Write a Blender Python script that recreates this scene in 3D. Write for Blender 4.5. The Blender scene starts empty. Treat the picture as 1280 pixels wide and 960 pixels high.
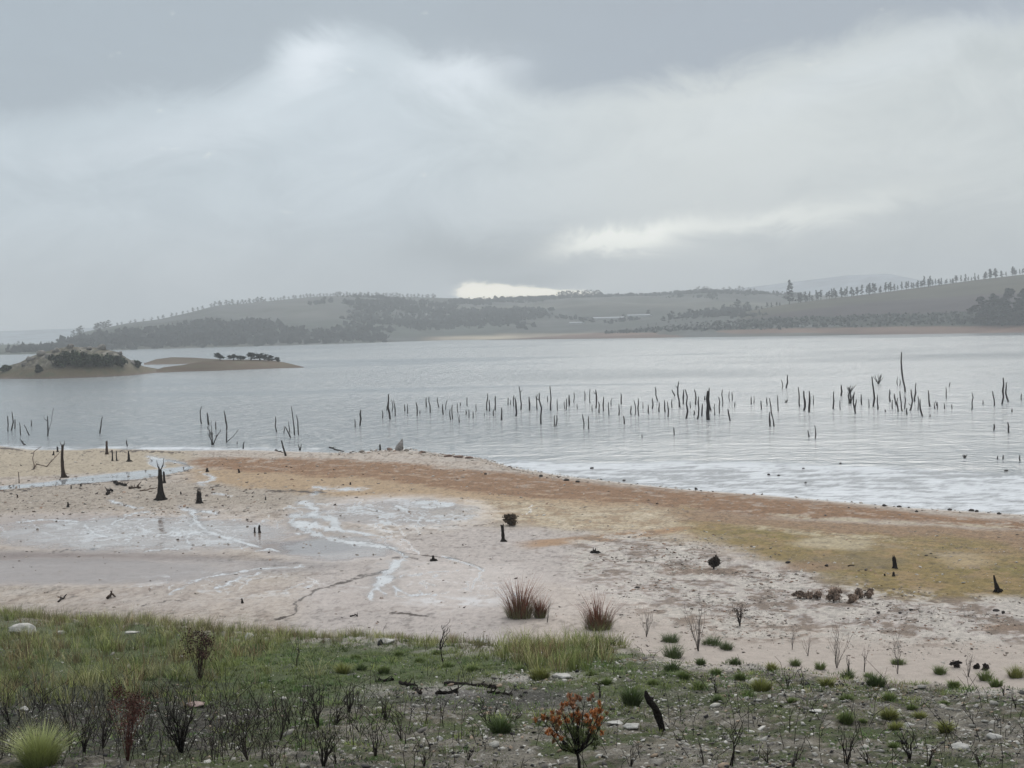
import bpy, math, random
import numpy as np
from mathutils import Vector

random.seed(7)
RNG = np.random.default_rng(11)
S = bpy.context.scene
COL = S.collection

# ------------------------------------------------------------------ camera
FPX = 1758.0                       # focal length in photo pixels (photo 1280 wide)
PITCH = math.radians(2.31)
ROLL = math.radians(1.25)
CAM = np.array([0.0, 0.0, 8.0])
fw = np.array([0.0, math.cos(PITCH), -math.sin(PITCH)])
r0 = np.array([1.0, 0.0, 0.0])
u0 = np.cross(r0, fw)
rt = r0 * math.cos(ROLL) - u0 * math.sin(ROLL)
up = u0 * math.cos(ROLL) + r0 * math.sin(ROLL)
cd = bpy.data.cameras.new('camera')
cam = bpy.data.objects.new('camera', cd)
COL.objects.link(cam)
cd.sensor_width = 36.0
cd.lens = 36.0 * FPX / 1280.0
cd.clip_start = 0.1
cd.clip_end = 20000
from mathutils import Matrix
cam.matrix_world = Matrix(((rt[0], up[0], -fw[0], CAM[0]), (rt[1], up[1], -fw[1], CAM[1]), (rt[2], up[2], -fw[2], CAM[2]), (0, 0, 0, 1)))
S.camera = cam

# ------------------------------------------------------------------ light and exposure
S.view_settings.view_transform = 'Standard'
S.view_settings.look = 'None'
S.view_settings.gamma = 1
S.view_settings.use_curve_mapping = False
S.view_settings.exposure = 0.0
S.render.engine = 'CYCLES'
S.cycles.use_denoising = True
S.cycles.max_bounces = 4
S.cycles.diffuse_bounces = 2
S.cycles.glossy_bounces = 2
S.cycles.transmission_bounces = 1
S.cycles.transparent_max_bounces = 4
S.cycles.volume_bounces = 1
S.cycles.use_adaptive_sampling = True
S.cycles.adaptive_threshold = 0.015
S.cycles.sample_clamp_indirect = 1.5

SUN_EL, SUN_AZ = math.radians(38), math.radians(12)   # azimuth from +Y (view direction) towards +X
sl = bpy.data.lights.new('sun', 'SUN')
sl.energy = 1.5
sl.angle = math.radians(30)
sl.color = (1.0, 0.96, 0.9)
so = bpy.data.objects.new('sun', sl)
COL.objects.link(so)
sd = Vector((math.sin(SUN_AZ) * math.cos(SUN_EL), math.cos(SUN_AZ) * math.cos(SUN_EL), math.sin(SUN_EL)))
so.rotation_euler = sd.to_track_quat('Z', 'Y').to_euler()


def lin(c, k=1.0):
    c = np.array(c, float) / 255.0
    return tuple(np.where(c <= 0.04045, c / 12.92, ((c + 0.055) / 1.055) ** 2.4) * k)


def horizon_v(px):
    return 480 - FPX * math.tan(PITCH) - (px - 640) * math.tan(ROLL)


def build_world():
    w = bpy.data.worlds.new('World')
    S.world = w
    w.use_nodes = True
    nt = w.node_tree
    nt.nodes.clear()
    N, L = nt.nodes, nt.links

    def put(sock, v):
        if isinstance(v, (int, float)):
            sock.default_value = v
        elif isinstance(v, tuple):
            sock.default_value = (*v, 1) if len(v) == 3 and sock.type == 'RGBA' else v
        else:
            L.new(v, sock)

    def m(op, a, b=0.0, c=0.0, clamp=False):
        n = N.new('ShaderNodeMath'); n.operation = op; n.use_clamp = clamp
        put(n.inputs[0], a); put(n.inputs[1], b); put(n.inputs[2], c)
        return n.outputs[0]

    def mixc(f, a, b):
        n = N.new('ShaderNodeMix'); n.data_type = 'RGBA'
        put(n.inputs[0], f); put(n.inputs[6], a); put(n.inputs[7], b)
        return n.outputs[2]

    def sstep(x, lo, hi):
        n = N.new('ShaderNodeMapRange'); n.interpolation_type = 'SMOOTHSTEP'
        put(n.inputs[0], x); put(n.inputs[1], float(lo)); put(n.inputs[2], float(hi))
        return n.outputs[0]

    tc = N.new('ShaderNodeTexCoord')
    sep = N.new('ShaderNodeSeparateXYZ'); L.new(tc.outputs['Generated'], sep.inputs[0])
    X, Y, Z = sep.outputs
    az = m('ARCTAN2', X, Y)
    el = m('ARCSINE', m('MINIMUM', m('MAXIMUM', Z, -1.0), 1.0))
    comb = N.new('ShaderNodeCombineXYZ')
    L.new(m('MULTIPLY', az, 1.0), comb.inputs[0]); L.new(m('MULTIPLY', el, 1.9), comb.inputs[1])

    def noise(scale, detail, rough, off=0.0, dist=0.0):
        mp = N.new('ShaderNodeMapping'); mp.inputs['Location'].default_value = (off, off * 1.7, 0)
        L.new(comb.outputs[0], mp.inputs[0])
        n = N.new('ShaderNodeTexNoise'); n.noise_dimensions = '2D'
        n.inputs['Scale'].default_value = scale; n.inputs['Detail'].default_value = detail
        n.inputs['Roughness'].default_value = rough; n.inputs['Distortion'].default_value = dist
        L.new(mp.outputs[0], n.inputs['Vector'])
        return m('SUBTRACT', n.outputs[0], 0.5)
    n1 = noise(4.5, 6, 0.55, 3.1, 0.3)
    n2 = noise(11, 8, 0.66, 9.4, 0.5)
    n4 = noise(40, 4, 0.6, 5.5)
    n3 = noise(2.2, 4, 0.5, 17.0)
    azw = m('ADD', az, m('MULTIPLY', n1, 0.06))
    elw = m('ADD', el, m('MULTIPLY', n2, 0.035))

    def ae(px, py):
        d = fw + rt * (px - 640) / FPX + up * (480 - py) / FPX
        d /= np.linalg.norm(d)
        return math.atan2(d[0], d[1]), math.asin(d[2])

    def blob(px, py, sx, sy, ang=0.0, amp=1.0, warp=1.0, soft=False):
        a0, e0 = ae(px, py)
        if warp == 1.0:
            da, de = m('SUBTRACT', azw, a0), m('SUBTRACT', elw, e0)
        else:
            da = m('SUBTRACT', m('ADD', az, m('MULTIPLY', n1, 0.06 * warp)), a0)
            de = m('SUBTRACT', m('ADD', el, m('MULTIPLY', n2, 0.035 * warp)), e0)
        c, s = math.cos(ang), math.sin(ang)
        p = m('DIVIDE', m('ADD', m('MULTIPLY', da, c), m('MULTIPLY', de, s)), sx / FPX)
        q = m('DIVIDE', m('SUBTRACT', m('MULTIPLY', de, c), m('MULTIPLY', da, s)), sy / FPX)
        r2 = m('ADD', m('MULTIPLY', p, p), m('MULTIPLY', q, q))
        g = m('EXPONENT', m('MULTIPLY', r2, -1.0))
        return m('MULTIPLY', g, amp)

    # brightness field: 0 dark grey cloud .. 1 white
    # the lower edge of the dark upper deck as a function of azimuth
    fc = N.new('ShaderNodeFloatCurve')
    cv = fc.mapping.curves[0]
    pts = [(-400, 190), (0, 158), (140, 140), (280, 110), (400, 45), (500, 55), (560, 100), (680, 122), (800, 115), (920, 98), (1040, 72), (1160, 48), (1280, 38), (1700, 10)]
    cv.points[0].location = (0, 0.5); cv.points[1].location = (1, 0.7)
    for px, py in pts:
        a, e = ae(px, py)
        cv.points.new(0.5 + a, e * 2)
    fc.mapping.update()
    put(fc.inputs['Value'], m('ADD', az, 0.5, 0, True))
    edge = m('MULTIPLY', fc.outputs[0], 0.5)
    dd = m('SUBTRACT', m('ADD', el, m('ADD', m('MULTIPLY', n2, 0.05), m('MULTIPLY', n1, 0.05))), edge)
    deck = sstep(dd, -0.008, 0.02)
    # base gradient under the deck
    right = sstep(az, -0.12, 0.15)
    base = mixc(right, lin((186, 204, 218)), lin((201, 207, 205)))
    low = sstep(el, 0.09, 0.0)
    base = mixc(m('MULTIPLY', low, m('SUBTRACT', 1.0, right)), base, lin((192, 202, 207)))
    tex = m('ADD', m('ADD', m('MULTIPLY', n3, 0.5), m('MULTIPLY', n1, 0.45)), m('MULTIPLY', n2, 0.5))
    base = mixc(sstep(tex, -0.22, 0.22), mixc(0.65, base, lin((176, 187, 194))), mixc(0.5, base, lin((220, 228, 232))))
    dark = mixc(right, lin((164, 177, 188)), lin((156, 168, 181)))
    dark = mixc(sstep(tex, -0.2, 0.2), mixc(0.3, dark, lin((150, 160, 170))), dark)
    c = mixc(deck, base, dark)
    # puffs lighting the edge of the deck
    puff = m('ADD', m('ADD', blob(405, 75, 42, 24, 0.5, 0.9), blob(565, 100, 60, 28, -0.2, 0.75)),
             m('ADD', m('ADD', blob(190, 180, 130, 24, 0.15, 0.35), blob(330, 130, 110, 30, 0.4, 0.2)), blob(640, 80, 30, 14, 0.0, 0.3)))
    puff = m('ADD', puff, m('ADD', blob(1080, 85, 190, 22, 0.3, 0.25), blob(450, 170, 60, 50, 0.9, 0.25)))
    c = mixc(m('MINIMUM', puff, 0.95), c, lin((226, 235, 243)))
    # grey shower under the light and dark cloud scrap
    c = mixc(m('MINIMUM', blob(625, 318, 150, 28, 0, 0.95), 1.0), c, lin((156, 168, 175)))
    c = mixc(m('MINIMUM', blob(665, 343, 75, 10, 0, 0.9), 1.0), c, lin((150, 162, 167)))
    # long streak of light
    streak = m('ADD', blob(775, 300, 75, 13, 0.1, 1.1), blob(940, 278, 180, 14, 0.12, 0.5))
    c = mixc(m('MINIMUM', streak, 0.97), c, lin((248, 250, 242), 1.3))
    c = mixc(blob(760, 345, 90, 22, 0.1, 0.5), c, lin((224, 229, 228)))
    # low gap right above the far ridge
    gap0 = m('ADD', m('ADD', blob(600, 361, 34, 11, 0, 1.3, 0.6), blob(655, 364, 48, 9, 0, 1.2, 0.6)), blob(715, 365, 36, 6, 0, 1.0, 0.6))
    gap = sstep(m('ADD', gap0, m('MULTIPLY', n4, 0.8)), 0.15, 0.75)
    c = mixc(gap, c, lin((255, 248, 228), 1.9))
    # brighter vault overhead, out of the picture
    zen = sstep(el, 0.5, 1.25)
    c = mixc(zen, c, (1.55, 1.6, 1.66))
    # clear-sky share seen through the thin cloud
    sky = N.new('ShaderNodeTexSky'); sky.sky_type = 'NISHITA'; sky.sun_disc = False
    sky.sun_elevation = SUN_EL; sky.sun_rotation = SUN_AZ
    sky.air_density = 1.5; sky.dust_density = 3
    bg1 = N.new('ShaderNodeBackground'); bg1.inputs[1].default_value = 0.05
    L.new(sky.outputs[0], bg1.inputs[0])
    bg2 = N.new('ShaderNodeBackground'); bg2.inputs[1].default_value = 1.12
    L.new(c, bg2.inputs[0])
    mx = N.new('ShaderNodeMixShader'); mx.inputs[0].default_value = 0.94
    L.new(bg1.outputs[0], mx.inputs[1]); L.new(bg2.outputs[0], mx.inputs[2])
    out = N.new('ShaderNodeOutputWorld'); L.new(mx.outputs[0], out.inputs[0])
build_world()

# ------------------------------------------------------------------ projection helpers
def ray(px, py):
    d = fw + rt * (px - 640) / FPX + up * (480 - py) / FPX
    return d / np.linalg.norm(d)


def proj(P):
    """world points (N,3) -> photo pixels (u, v)"""
    q = P - CAM
    z = np.maximum(q @ fw, 0.05)
    return 640 + FPX * (q @ rt) / z, 480 - FPX * (q @ up) / z


def on_level(px, py, z=0.0):
    d = ray(px, py)
    t = (z - CAM[2]) / d[2]
    return CAM + d * t

# ------------------------------------------------------------------ noise
_tab = np.random.default_rng(5).permutation(4096)
_gr = np.random.default_rng(6).uniform(0, 2 * np.pi, 4096)
_gx, _gy = np.cos(_gr), np.sin(_gr)


def _h(i, j):
    return _tab[(_tab[i & 4095] + j) & 4095]


def pn(x, y):
    x = np.asarray(x, float); y = np.asarray(y, float)
    xi = np.floor(x).astype(np.int64); yi = np.floor(y).astype(np.int64)
    xf = x - xi; yf = y - yi
    u = xf * xf * xf * (xf * (xf * 6 - 15) + 10); v = yf * yf * yf * (yf * (yf * 6 - 15) + 10)
    def g(i, j, dx, dy):
        h = _h(i, j); return _gx[h] * dx + _gy[h] * dy
    a = g(xi, yi, xf, yf); b = g(xi + 1, yi, xf - 1, yf)
    c = g(xi, yi + 1, xf, yf - 1); d = g(xi + 1, yi + 1, xf - 1, yf - 1)
    return (a + u * (b - a) + v * ((c + u * (d - c)) - (a + u * (b - a)))) * 1.4


def fbm(x, y, o=4, g=0.5, off=0.0):
    s = 0; a = 1.0; f = 1.0; t = 0
    for k in range(o):
        s = s + a * pn(x * f + off + 13.7 * k, y * f - off + 7.1 * k); t += a
        a *= g; f *= 2.03
    return s / t


def ss(x, a, b):
    t = np.clip((x - a) / (b - a), 0, 1)
    return t * t * (3 - 2 * t)

# ------------------------------------------------------------------ near terrain
def Pz(y):
    return 6.15 - 0.13 * y


def _edge_pts(lst):
    out = []
    for px, py in lst:
        d = ray(px, py)
        t = (6.15 - CAM[2]) / (d[2] + 0.13 * d[1])
        p = CAM + d * t
        out.append((p[0], p[1]))
    return np.array(sorted(out))
EDGE = _edge_pts([(-400, 762), (-150, 766), (0, 770), (120, 774), (250, 782), (400, 796), (560, 803), (680, 806), (770, 806), (860, 822), (1000, 832), (1130, 846), (1280, 862), (1450, 880)])
SHORE = np.array(sorted([tuple(on_level(a, b)[:2]) for a, b in [(-300, 560), (-100, 556), (0, 557), (40, 562), (105, 562), (120, 560), (225, 563), (300, 562), (430, 566), (500, 561), (545, 566), (600, 572), (640, 584), (700, 594), (760, 601), (850, 611), (960, 619), (1040, 626), (1130, 634), (1280, 643), (1500, 652), (1800, 660)]]))


def y_edge(x):
    return np.interp(x, EDGE[:, 0], EDGE[:, 1]) + 0.45 * pn(np.asarray(x) * 0.8, 3.3) + 0.25 * pn(np.asarray(x) * 2.3, 5.3)


def y_shore(x):
    return np.interp(x, SHORE[:, 0], SHORE[:, 1])


def height(x, y, fine=True):
    x = np.asarray(x, float); y = np.asarray(y, float)
    ye = y_edge(x); ys = y_shore(x)
    k = 1.35 / np.maximum(ys - 29, 8)
    ds = ys - y
    M = np.where(ds > 0, np.minimum(k * ds, 1.5), 0.03 * ds)
    M = np.maximum(M, -4.0)
    P = Pz(y) + 0.12 * fbm(x * 0.35, y * 0.35, 3)
    t = ss(y, ye - 0.3, ye + 5.5)
    nearm = 1 - t
    z = P * nearm + M * t
    land = ss(ds, 0.2, 6)
    z = z + t * land * (0.05 * fbm(x * 0.12, y * 0.2, 3, off=4) + 0.012 * fbm(x * 0.9, y * 1.3, 2, off=9))
    if fine:
        # hummocks and clods of the burnt slope, trampled clods of the right flat
        z = z + nearm * (0.045 * fbm(x * 1.6, y * 1.6, 4, 0.55, off=2) + 0.026 * fbm(x * 8, y * 8, 3, 0.6, off=21) + 0.012 * fbm(x * 27, y * 27, 2, 0.6, off=22))
        ridx = ss(x, 1.0, 8.0) * t * land
        b = fbm(x * 1.5, y * 1.1, 4, 0.6, off=31)
        z = z + ridx * (0.07 * np.abs(b) + 0.045 * fbm(x * 3.5, y * 2.5, 3, 0.6, off=41))
        leftm = (1 - ss(x, 0.0, 5.0)) * t * land
        z = z + leftm * 0.012 * fbm(x * 1.3, y * 2.0, 3, 0.6, off=51)
    return z


def at(px, py):
    """photo pixel -> point on the near land or on the lake"""
    d = ray(px, py)
    tmax = min((-CAM[2] / d[2]) if d[2] < 0 else 400, 400)
    t = np.linspace(7, tmax, 2600)
    p = CAM + d * t[:, None]
    g = np.maximum(height(p[:, 0], p[:, 1]), 0.0)
    below = p[:, 2] <= g
    if not below.any():
        return CAM + d * tmax
    i = int(np.argmax(below))
    if i == 0:
        return p[0]
    a = (p[i - 1, 2] - g[i - 1]); b = (g[i] - p[i, 2])
    f = a / max(a + b, 1e-9)
    q = p[i - 1] * (1 - f) + p[i] * f
    q[2] = max(float(height(q[0], q[1])), 0.0)
    return q


def mpp(p):
    """metres per photo pixel at a point"""
    return float((np.asarray(p) - CAM) @ fw) / FPX

# ------------------------------------------------------------------ mesh helpers
def mesh_np(name, V, polys, mat, col=None, smooth=False, parent=None, extra=None):
    """polys: list of (M,k) int arrays"""
    me = bpy.data.meshes.new(name)
    V = np.ascontiguousarray(V, np.float32)
    me.vertices.add(len(V)); me.vertices.foreach_set('co', V.ravel())
    polys = [np.asarray(p, np.int32) for p in polys if len(p)]
    nl = sum(p.size for p in polys); npol = sum(len(p) for p in polys)
    me.loops.add(nl); me.polygons.add(npol)
    me.loops.foreach_set('vertex_index', np.concatenate([p.ravel() for p in polys]))
    tot = np.concatenate([np.full(len(p), p.shape[1], np.int32) for p in polys])
    st = np.concatenate([[0], np.cumsum(tot)[:-1]]).astype(np.int32)
    me.polygons.foreach_set('loop_start', st)
    if smooth:
        me.polygons.foreach_set('use_smooth', np.ones(npol, bool))
    if col is not None:
        a = me.color_attributes.new('Col', 'FLOAT_COLOR', 'POINT')
        c = np.ones((len(V), 4), np.float32); c[:, :3] = col
        a.data.foreach_set('color', c.ravel())
    for k, v in (extra or {}).items():
        a = me.attributes.new(k, 'FLOAT', 'POINT')
        a.data.foreach_set('value', np.ascontiguousarray(v, np.float32))
    me.update(calc_edges=True)
    me.validate()
    if mat is not None:
        me.materials.append(mat)
    o = bpy.data.objects.new(name, me)
    COL.objects.link(o)
    if parent is not None:
        o.parent = parent
    return o


class MB:
    def __init__(s):
        s.v = []; s.t = []; s.q = []; s.c = []; s.n = 0

    def add(s, V, tris=None, quads=None, col=(1, 1, 1)):
        V = np.asarray(V, float)
        if tris is not None and len(tris): s.t.append(np.asarray(tris) + s.n)
        if quads is not None and len(quads): s.q.append(np.asarray(quads) + s.n)
        c = np.asarray(col, float)
        if c.ndim == 1: c = np.tile(c[None, :], (len(V), 1))
        s.v.append(V); s.c.append(c); s.n += len(V)

    def tube(s, pts, rad, n=5, col=(1, 1, 1), cap=True, rough=0.0, rng=RNG):
        pts = np.asarray(pts, float); m = len(pts)
        rad = np.asarray(rad, float) * np.ones(m)
        T = np.gradient(pts, axis=0)
        T /= np.maximum(np.linalg.norm(T, axis=1, keepdims=True), 1e-9)
        ref = np.array([0.31, 0.95, 0.05]) if abs(T[0][2]) > 0.6 else np.array([0.1, 0.15, 1.0])
        A = np.cross(T, ref); A /= np.maximum(np.linalg.norm(A, axis=1, keepdims=True), 1e-9)
        B = np.cross(T, A)
        th = np.arange(n) * 2 * np.pi / n
        R = rad[:, None] * (1 + rough * rng.uniform(-1, 1, (m, n)))
        V = pts[:, None, :] + R[..., None] * (np.cos(th)[None, :, None] * A[:, None, :] + np.sin(th)[None, :, None] * B[:, None, :])
        V = V.reshape(-1, 3)
        i = np.arange(m - 1)[:, None] * n; j = np.arange(n)[None, :]; j2 = (j + 1) % n
        Q = np.stack([i + j, i + j2, i + n + j2, i + n + j], -1).reshape(-1, 4)
        tr = None
        if cap:
            V = np.vstack([V, pts[-1] + T[-1] * rad[-1] * 0.6, pts[0]])
            k = np.arange(n)
            tr = np.vstack([np.stack([(m - 1) * n + k, (m - 1) * n + (k + 1) % n, np.full(n, m * n)], 1),
                            np.stack([(k + 1) % n, k, np.full(n, m * n + 1)], 1)])
        s.add(V, tr, Q, col)

    def obj(s, name, mat, parent=None, smooth=False):
        V = np.vstack(s.v)
        if parent is not None and parent.get('_o') is not None:
            V = V - np.array(parent['_o'])
        return mesh_np(name, V, ([np.vstack(s.q)] if s.q else []) + ([np.vstack(s.t)] if s.t else []), mat, np.vstack(s.c), smooth, parent)


def _ico(sub):
    import bmesh
    bm = bmesh.new(); bmesh.ops.create_icosphere(bm, subdivisions=sub, radius=1)
    V = np.array([v.co[:] for v in bm.verts]); F = np.array([[v.index for v in f.verts] for f in bm.faces])
    bm.free(); return V, F
ICO = {k: _ico(k) for k in (1, 2, 3, 4)}


def rock_geo(c, size, sub=2, seed=0, rough=0.35):
    V, F = ICO[sub]
    rg = np.random.default_rng(seed)
    V = V.copy()
    for _ in range(7):
        d = rg.normal(size=3); d /= np.linalg.norm(d); o = rg.uniform(0.45, 0.9)
        s_ = np.maximum(V @ d - o, 0); V = V - s_[:, None] * d * 0.9
    V *= (1 + rough * 0.4 * (pn(V[:, 0] * 2 + seed, V[:, 1] * 2 + V[:, 2] * 1.7) + 0.5 * pn(V[:, 0] * 5 + seed, V[:, 1] * 5 + V[:, 2] * 4)))[:, None]
    a = rg.uniform(0, 6.28); R = np.array([[math.cos(a), -math.sin(a), 0], [math.sin(a), math.cos(a), 0], [0, 0, 1]])
    return (V @ R) * np.asarray(size) + np.asarray(c), F


def blades(base, h, w, az, lean, col, curl=0.5, tipcol=None):
    """ribbons: base (N,3); returns V, tris, quads, col"""
    n = len(base)
    dirv = np.stack([np.cos(az), np.sin(az), np.zeros(n)], 1)
    wa = az + np.random.default_rng(3).uniform(0.8, 2.3, n)
    wv = np.stack([np.cos(wa), np.sin(wa), np.zeros(n)], 1) * (w / 2)[:, None]
    upv = np.array([0, 0, 1.0])
    l1 = (lean * 0.35)[:, None]; l2 = lean[:, None]
    mid = base + dirv * l1 * h[:, None] + upv * (h * 0.55)[:, None]
    tip = base + dirv * l2 * h[:, None] + upv * (h * (1 - 0.25 * lean * curl))[:, None]
    V = np.stack([base - wv, base + wv, mid + wv * 0.75, mid - wv * 0.75, tip], 1).reshape(-1, 3)
    i = np.arange(n) * 5
    Q = np.stack([i, i + 1, i + 2, i + 3], 1); T = np.stack([i + 3, i + 2, i + 4], 1)
    c = np.repeat(np.asarray(col)[:, None, :], 5, 1)
    if tipcol is not None:
        c = c.copy(); c[:, 4] = tipcol; c[:, 2:4] = 0.6 * c[:, 2:4] + 0.4 * np.asarray(tipcol)[:, None, :]
    return V, T, Q, c.reshape(-1, 3)


def empty(name, loc, label=None, cat=None, group=None):
    o = bpy.data.objects.new(name, None); COL.objects.link(o)
    o.location = tuple(loc)
    tag(o, label, cat, group)
    return o


def tag(o, label=None, cat=None, group=None, kind=None):
    if label: o['label'] = label
    if cat: o['category'] = cat
    if group: o['group'] = group
    if kind: o['kind'] = kind
    return o


def centre(o):
    """move a top-level mesh's origin to its base"""
    me = o.data; n = len(me.vertices)
    a = np.empty(n * 3, np.float32); me.vertices.foreach_get('co', a); a = a.reshape(-1, 3)
    b = np.array([(a[:, 0].min() + a[:, 0].max()) / 2, (a[:, 1].min() + a[:, 1].max()) / 2, a[:, 2].min()], np.float32)
    me.vertices.foreach_set('co', (a - b).ravel()); me.update()
    o.location = tuple(float(x) for x in b)
    return o


ORD = ['first', 'second', 'third', 'fourth', 'fifth', 'sixth', 'seventh', 'eighth', 'ninth', 'tenth', 'eleventh', 'twelfth']


def nth(i):
    i += 1
    if i <= 12: return ORD[i - 1]
    suf = 'th' if 10 <= i % 100 <= 20 else {1: 'st', 2: 'nd', 3: 'rd'}.get(i % 10, 'th')
    return f'{i}{suf}'

# ------------------------------------------------------------------ materials
def new_mat(name):
    m = bpy.data.materials.new(name); m.use_nodes = True
    b = m.node_tree.nodes['Principled BSDF']
    return m, m.node_tree.nodes, m.node_tree.links, b


def veg_mat(name, rough=0.75, bump=0.0, scale=30, var=0.25, spec=0.25, nscale=8, tl=0.0):
    m, N, L, b = new_mat(name)
    at_ = N.new('ShaderNodeAttribute'); at_.attribute_name = 'Col'
    tc = N.new('ShaderNodeTexCoord')
    nz = N.new('ShaderNodeTexNoise'); nz.inputs['Scale'].default_value = nscale; nz.inputs['Detail'].default_value = 4
    L.new(tc.outputs['Object'], nz.inputs['Vector'])
    mr = N.new('ShaderNodeMapRange'); mr.inputs[3].default_value = 1 - var; mr.inputs[4].default_value = 1 + var
    mr.inputs[1].default_value = 0.3; mr.inputs[2].default_value = 0.7
    L.new(nz.outputs[0], mr.inputs[0])
    mx = N.new('ShaderNodeVectorMath'); mx.operation = 'SCALE'
    L.new(at_.outputs['Color'], mx.inputs[0]); L.new(mr.outputs[0], mx.inputs['Scale'])
    L.new(mx.outputs[0], b.inputs['Base Color'])
    b.inputs['Roughness'].default_value = rough
    b.inputs['Specular IOR Level'].default_value = spec
    if tl: b.inputs['Subsurface Weight'].default_value = 0
    if bump:
        n2 = N.new('ShaderNodeTexNoise'); n2.inputs['Scale'].default_value = scale; n2.inputs['Detail'].default_value = 5
        L.new(tc.outputs['Object'], n2.inputs['Vector'])
        bp = N.new('ShaderNodeBump'); bp.inputs['Strength'].default_value = bump; bp.inputs['Distance'].default_value = 0.05
        L.new(n2.outputs[0], bp.inputs['Height']); L.new(bp.outputs[0], b.inputs['Normal'])
    return m
M_GRASS = veg_mat('grass_blades', 0.7, nscale=1.5, spec=0.12)
M_LEAF = veg_mat('leaves', 0.75, nscale=3, spec=0.1)
M_WOOD = veg_mat('dead_wood', 0.95, 0.6, 40, 0.35, 0.06)
M_ROCK = veg_mat('rock', 0.85, 0.7, 14, 0.3, nscale=5)
M_STONE = veg_mat('pebbles', 0.8, 0.3, 60, 0.2, nscale=20)
M_HILL = veg_mat('hill_ground', 0.95, 0.9, 0.15, 0.3, 0.1, nscale=0.03)
M_FARLEAF = veg_mat('far_foliage', 0.9, 0, 1, 0.25, 0.1, nscale=0.4)
# ------------------------------------------------------------------ the near ground
KA = 0.67   # display colour -> albedo


def C(r, g, b, k=1.0):
    return np.array(lin((r, g, b), KA * k))


def interp(u, pts):
    p = np.array(pts, float)
    return np.interp(u, p[:, 0], p[:, 1])


class Painter:
    def __init__(s, u, v, x, y):
        s.u, s.v, s.x, s.y = u, v, x, y
        s.n1 = fbm(x * 0.16, y * 0.16, 4, 0.55, off=3)
        s.n2 = fbm(x * 0.9, y * 0.7, 4, 0.6, off=8)
        s.n3 = fbm(x * 3.1, y * 2.4, 3, 0.6, off=15)

    def band(s, top, bot, soft=3, amp=5, fine=0.0, ends=25):
        a = interp(s.u, top); b = interp(s.u, bot)
        vv = s.v + amp * s.n1 * 1.6 + amp * 0.8 * s.n2
        m = ss(vv, a - soft, a + soft) * (1 - ss(vv, b - soft, b + soft))
        lo, hi = top[0][0], top[-1][0]
        uu = s.u + 25 * s.n1
        if lo > -200: m = m * ss(uu, lo - ends, lo + ends)
        if hi < 1500: m = m * (1 - ss(uu, hi - ends, hi + ends))
        if fine: m = m * ss(s.n2 + 0.6 * s.n3, -fine, fine * 0.6)
        return m

    def ell(s, cu, cv, ru, rv, soft=0.4, amp=0.35):
        d = np.sqrt(((s.u - cu) / ru) ** 2 + ((s.v - cv) / rv) ** 2) + amp * s.n2 + amp * 0.7 * s.n1
        return 1 - ss(d, 1 - soft, 1 + soft)

    def stroke(s, pts, w0, w1=None, soft=0.8, wob=4.5, squash=1.6, ragged=1.0):
        """w in photo px half-widths; vertical distances count squash times"""
        pts = np.array(pts, float); w1 = w0 if w1 is None else w1
        lo = pts.min(0) - 30; hi = pts.max(0) + 30
        idx = np.where((s.u > lo[0]) & (s.u < hi[0]) & (s.v > lo[1]) & (s.v < hi[1]) & (s.y > 26))[0]
        m = np.zeros(len(s.u))
        if len(idx) == 0: return m
        U = s.u[idx] + wob * 2.2 * s.n2[idx] + wob * s.n3[idx]; W = s.v[idx] + wob * 0.7 * s.n2[idx] + wob * 0.4 * s.n3[idx]
        best = np.full(len(idx), 1e9)
        n = len(pts) - 1
        for k in range(n):
            a, b = pts[k], pts[k + 1]; d = b - a
            dx, dy = U - a[0], (W - a[1])
            t = np.clip((dx * d[0] + dy * d[1]) / max(d @ d, 1e-6), 0, 1)
            w = w0 + (w1 - w0) * (k + t) / n
            dist = np.hypot(dx - t * d[0], (dy - t * d[1]) * squash) / np.maximum(w * (1 + 0.5 * s.n1[idx]), 0.2)
            best = np.minimum(best, dist)
        rag = fbm(s.x[idx] * 2.2, s.y[idx] * 1.0, 5, 0.68, off=33)
        best = best + rag * 2.3 * ragged + 0.25 * ragged
        m[idx] = 1 - ss(best, 1 - 0.5 * soft, 1 + 0.6 * soft)
        return m


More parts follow.
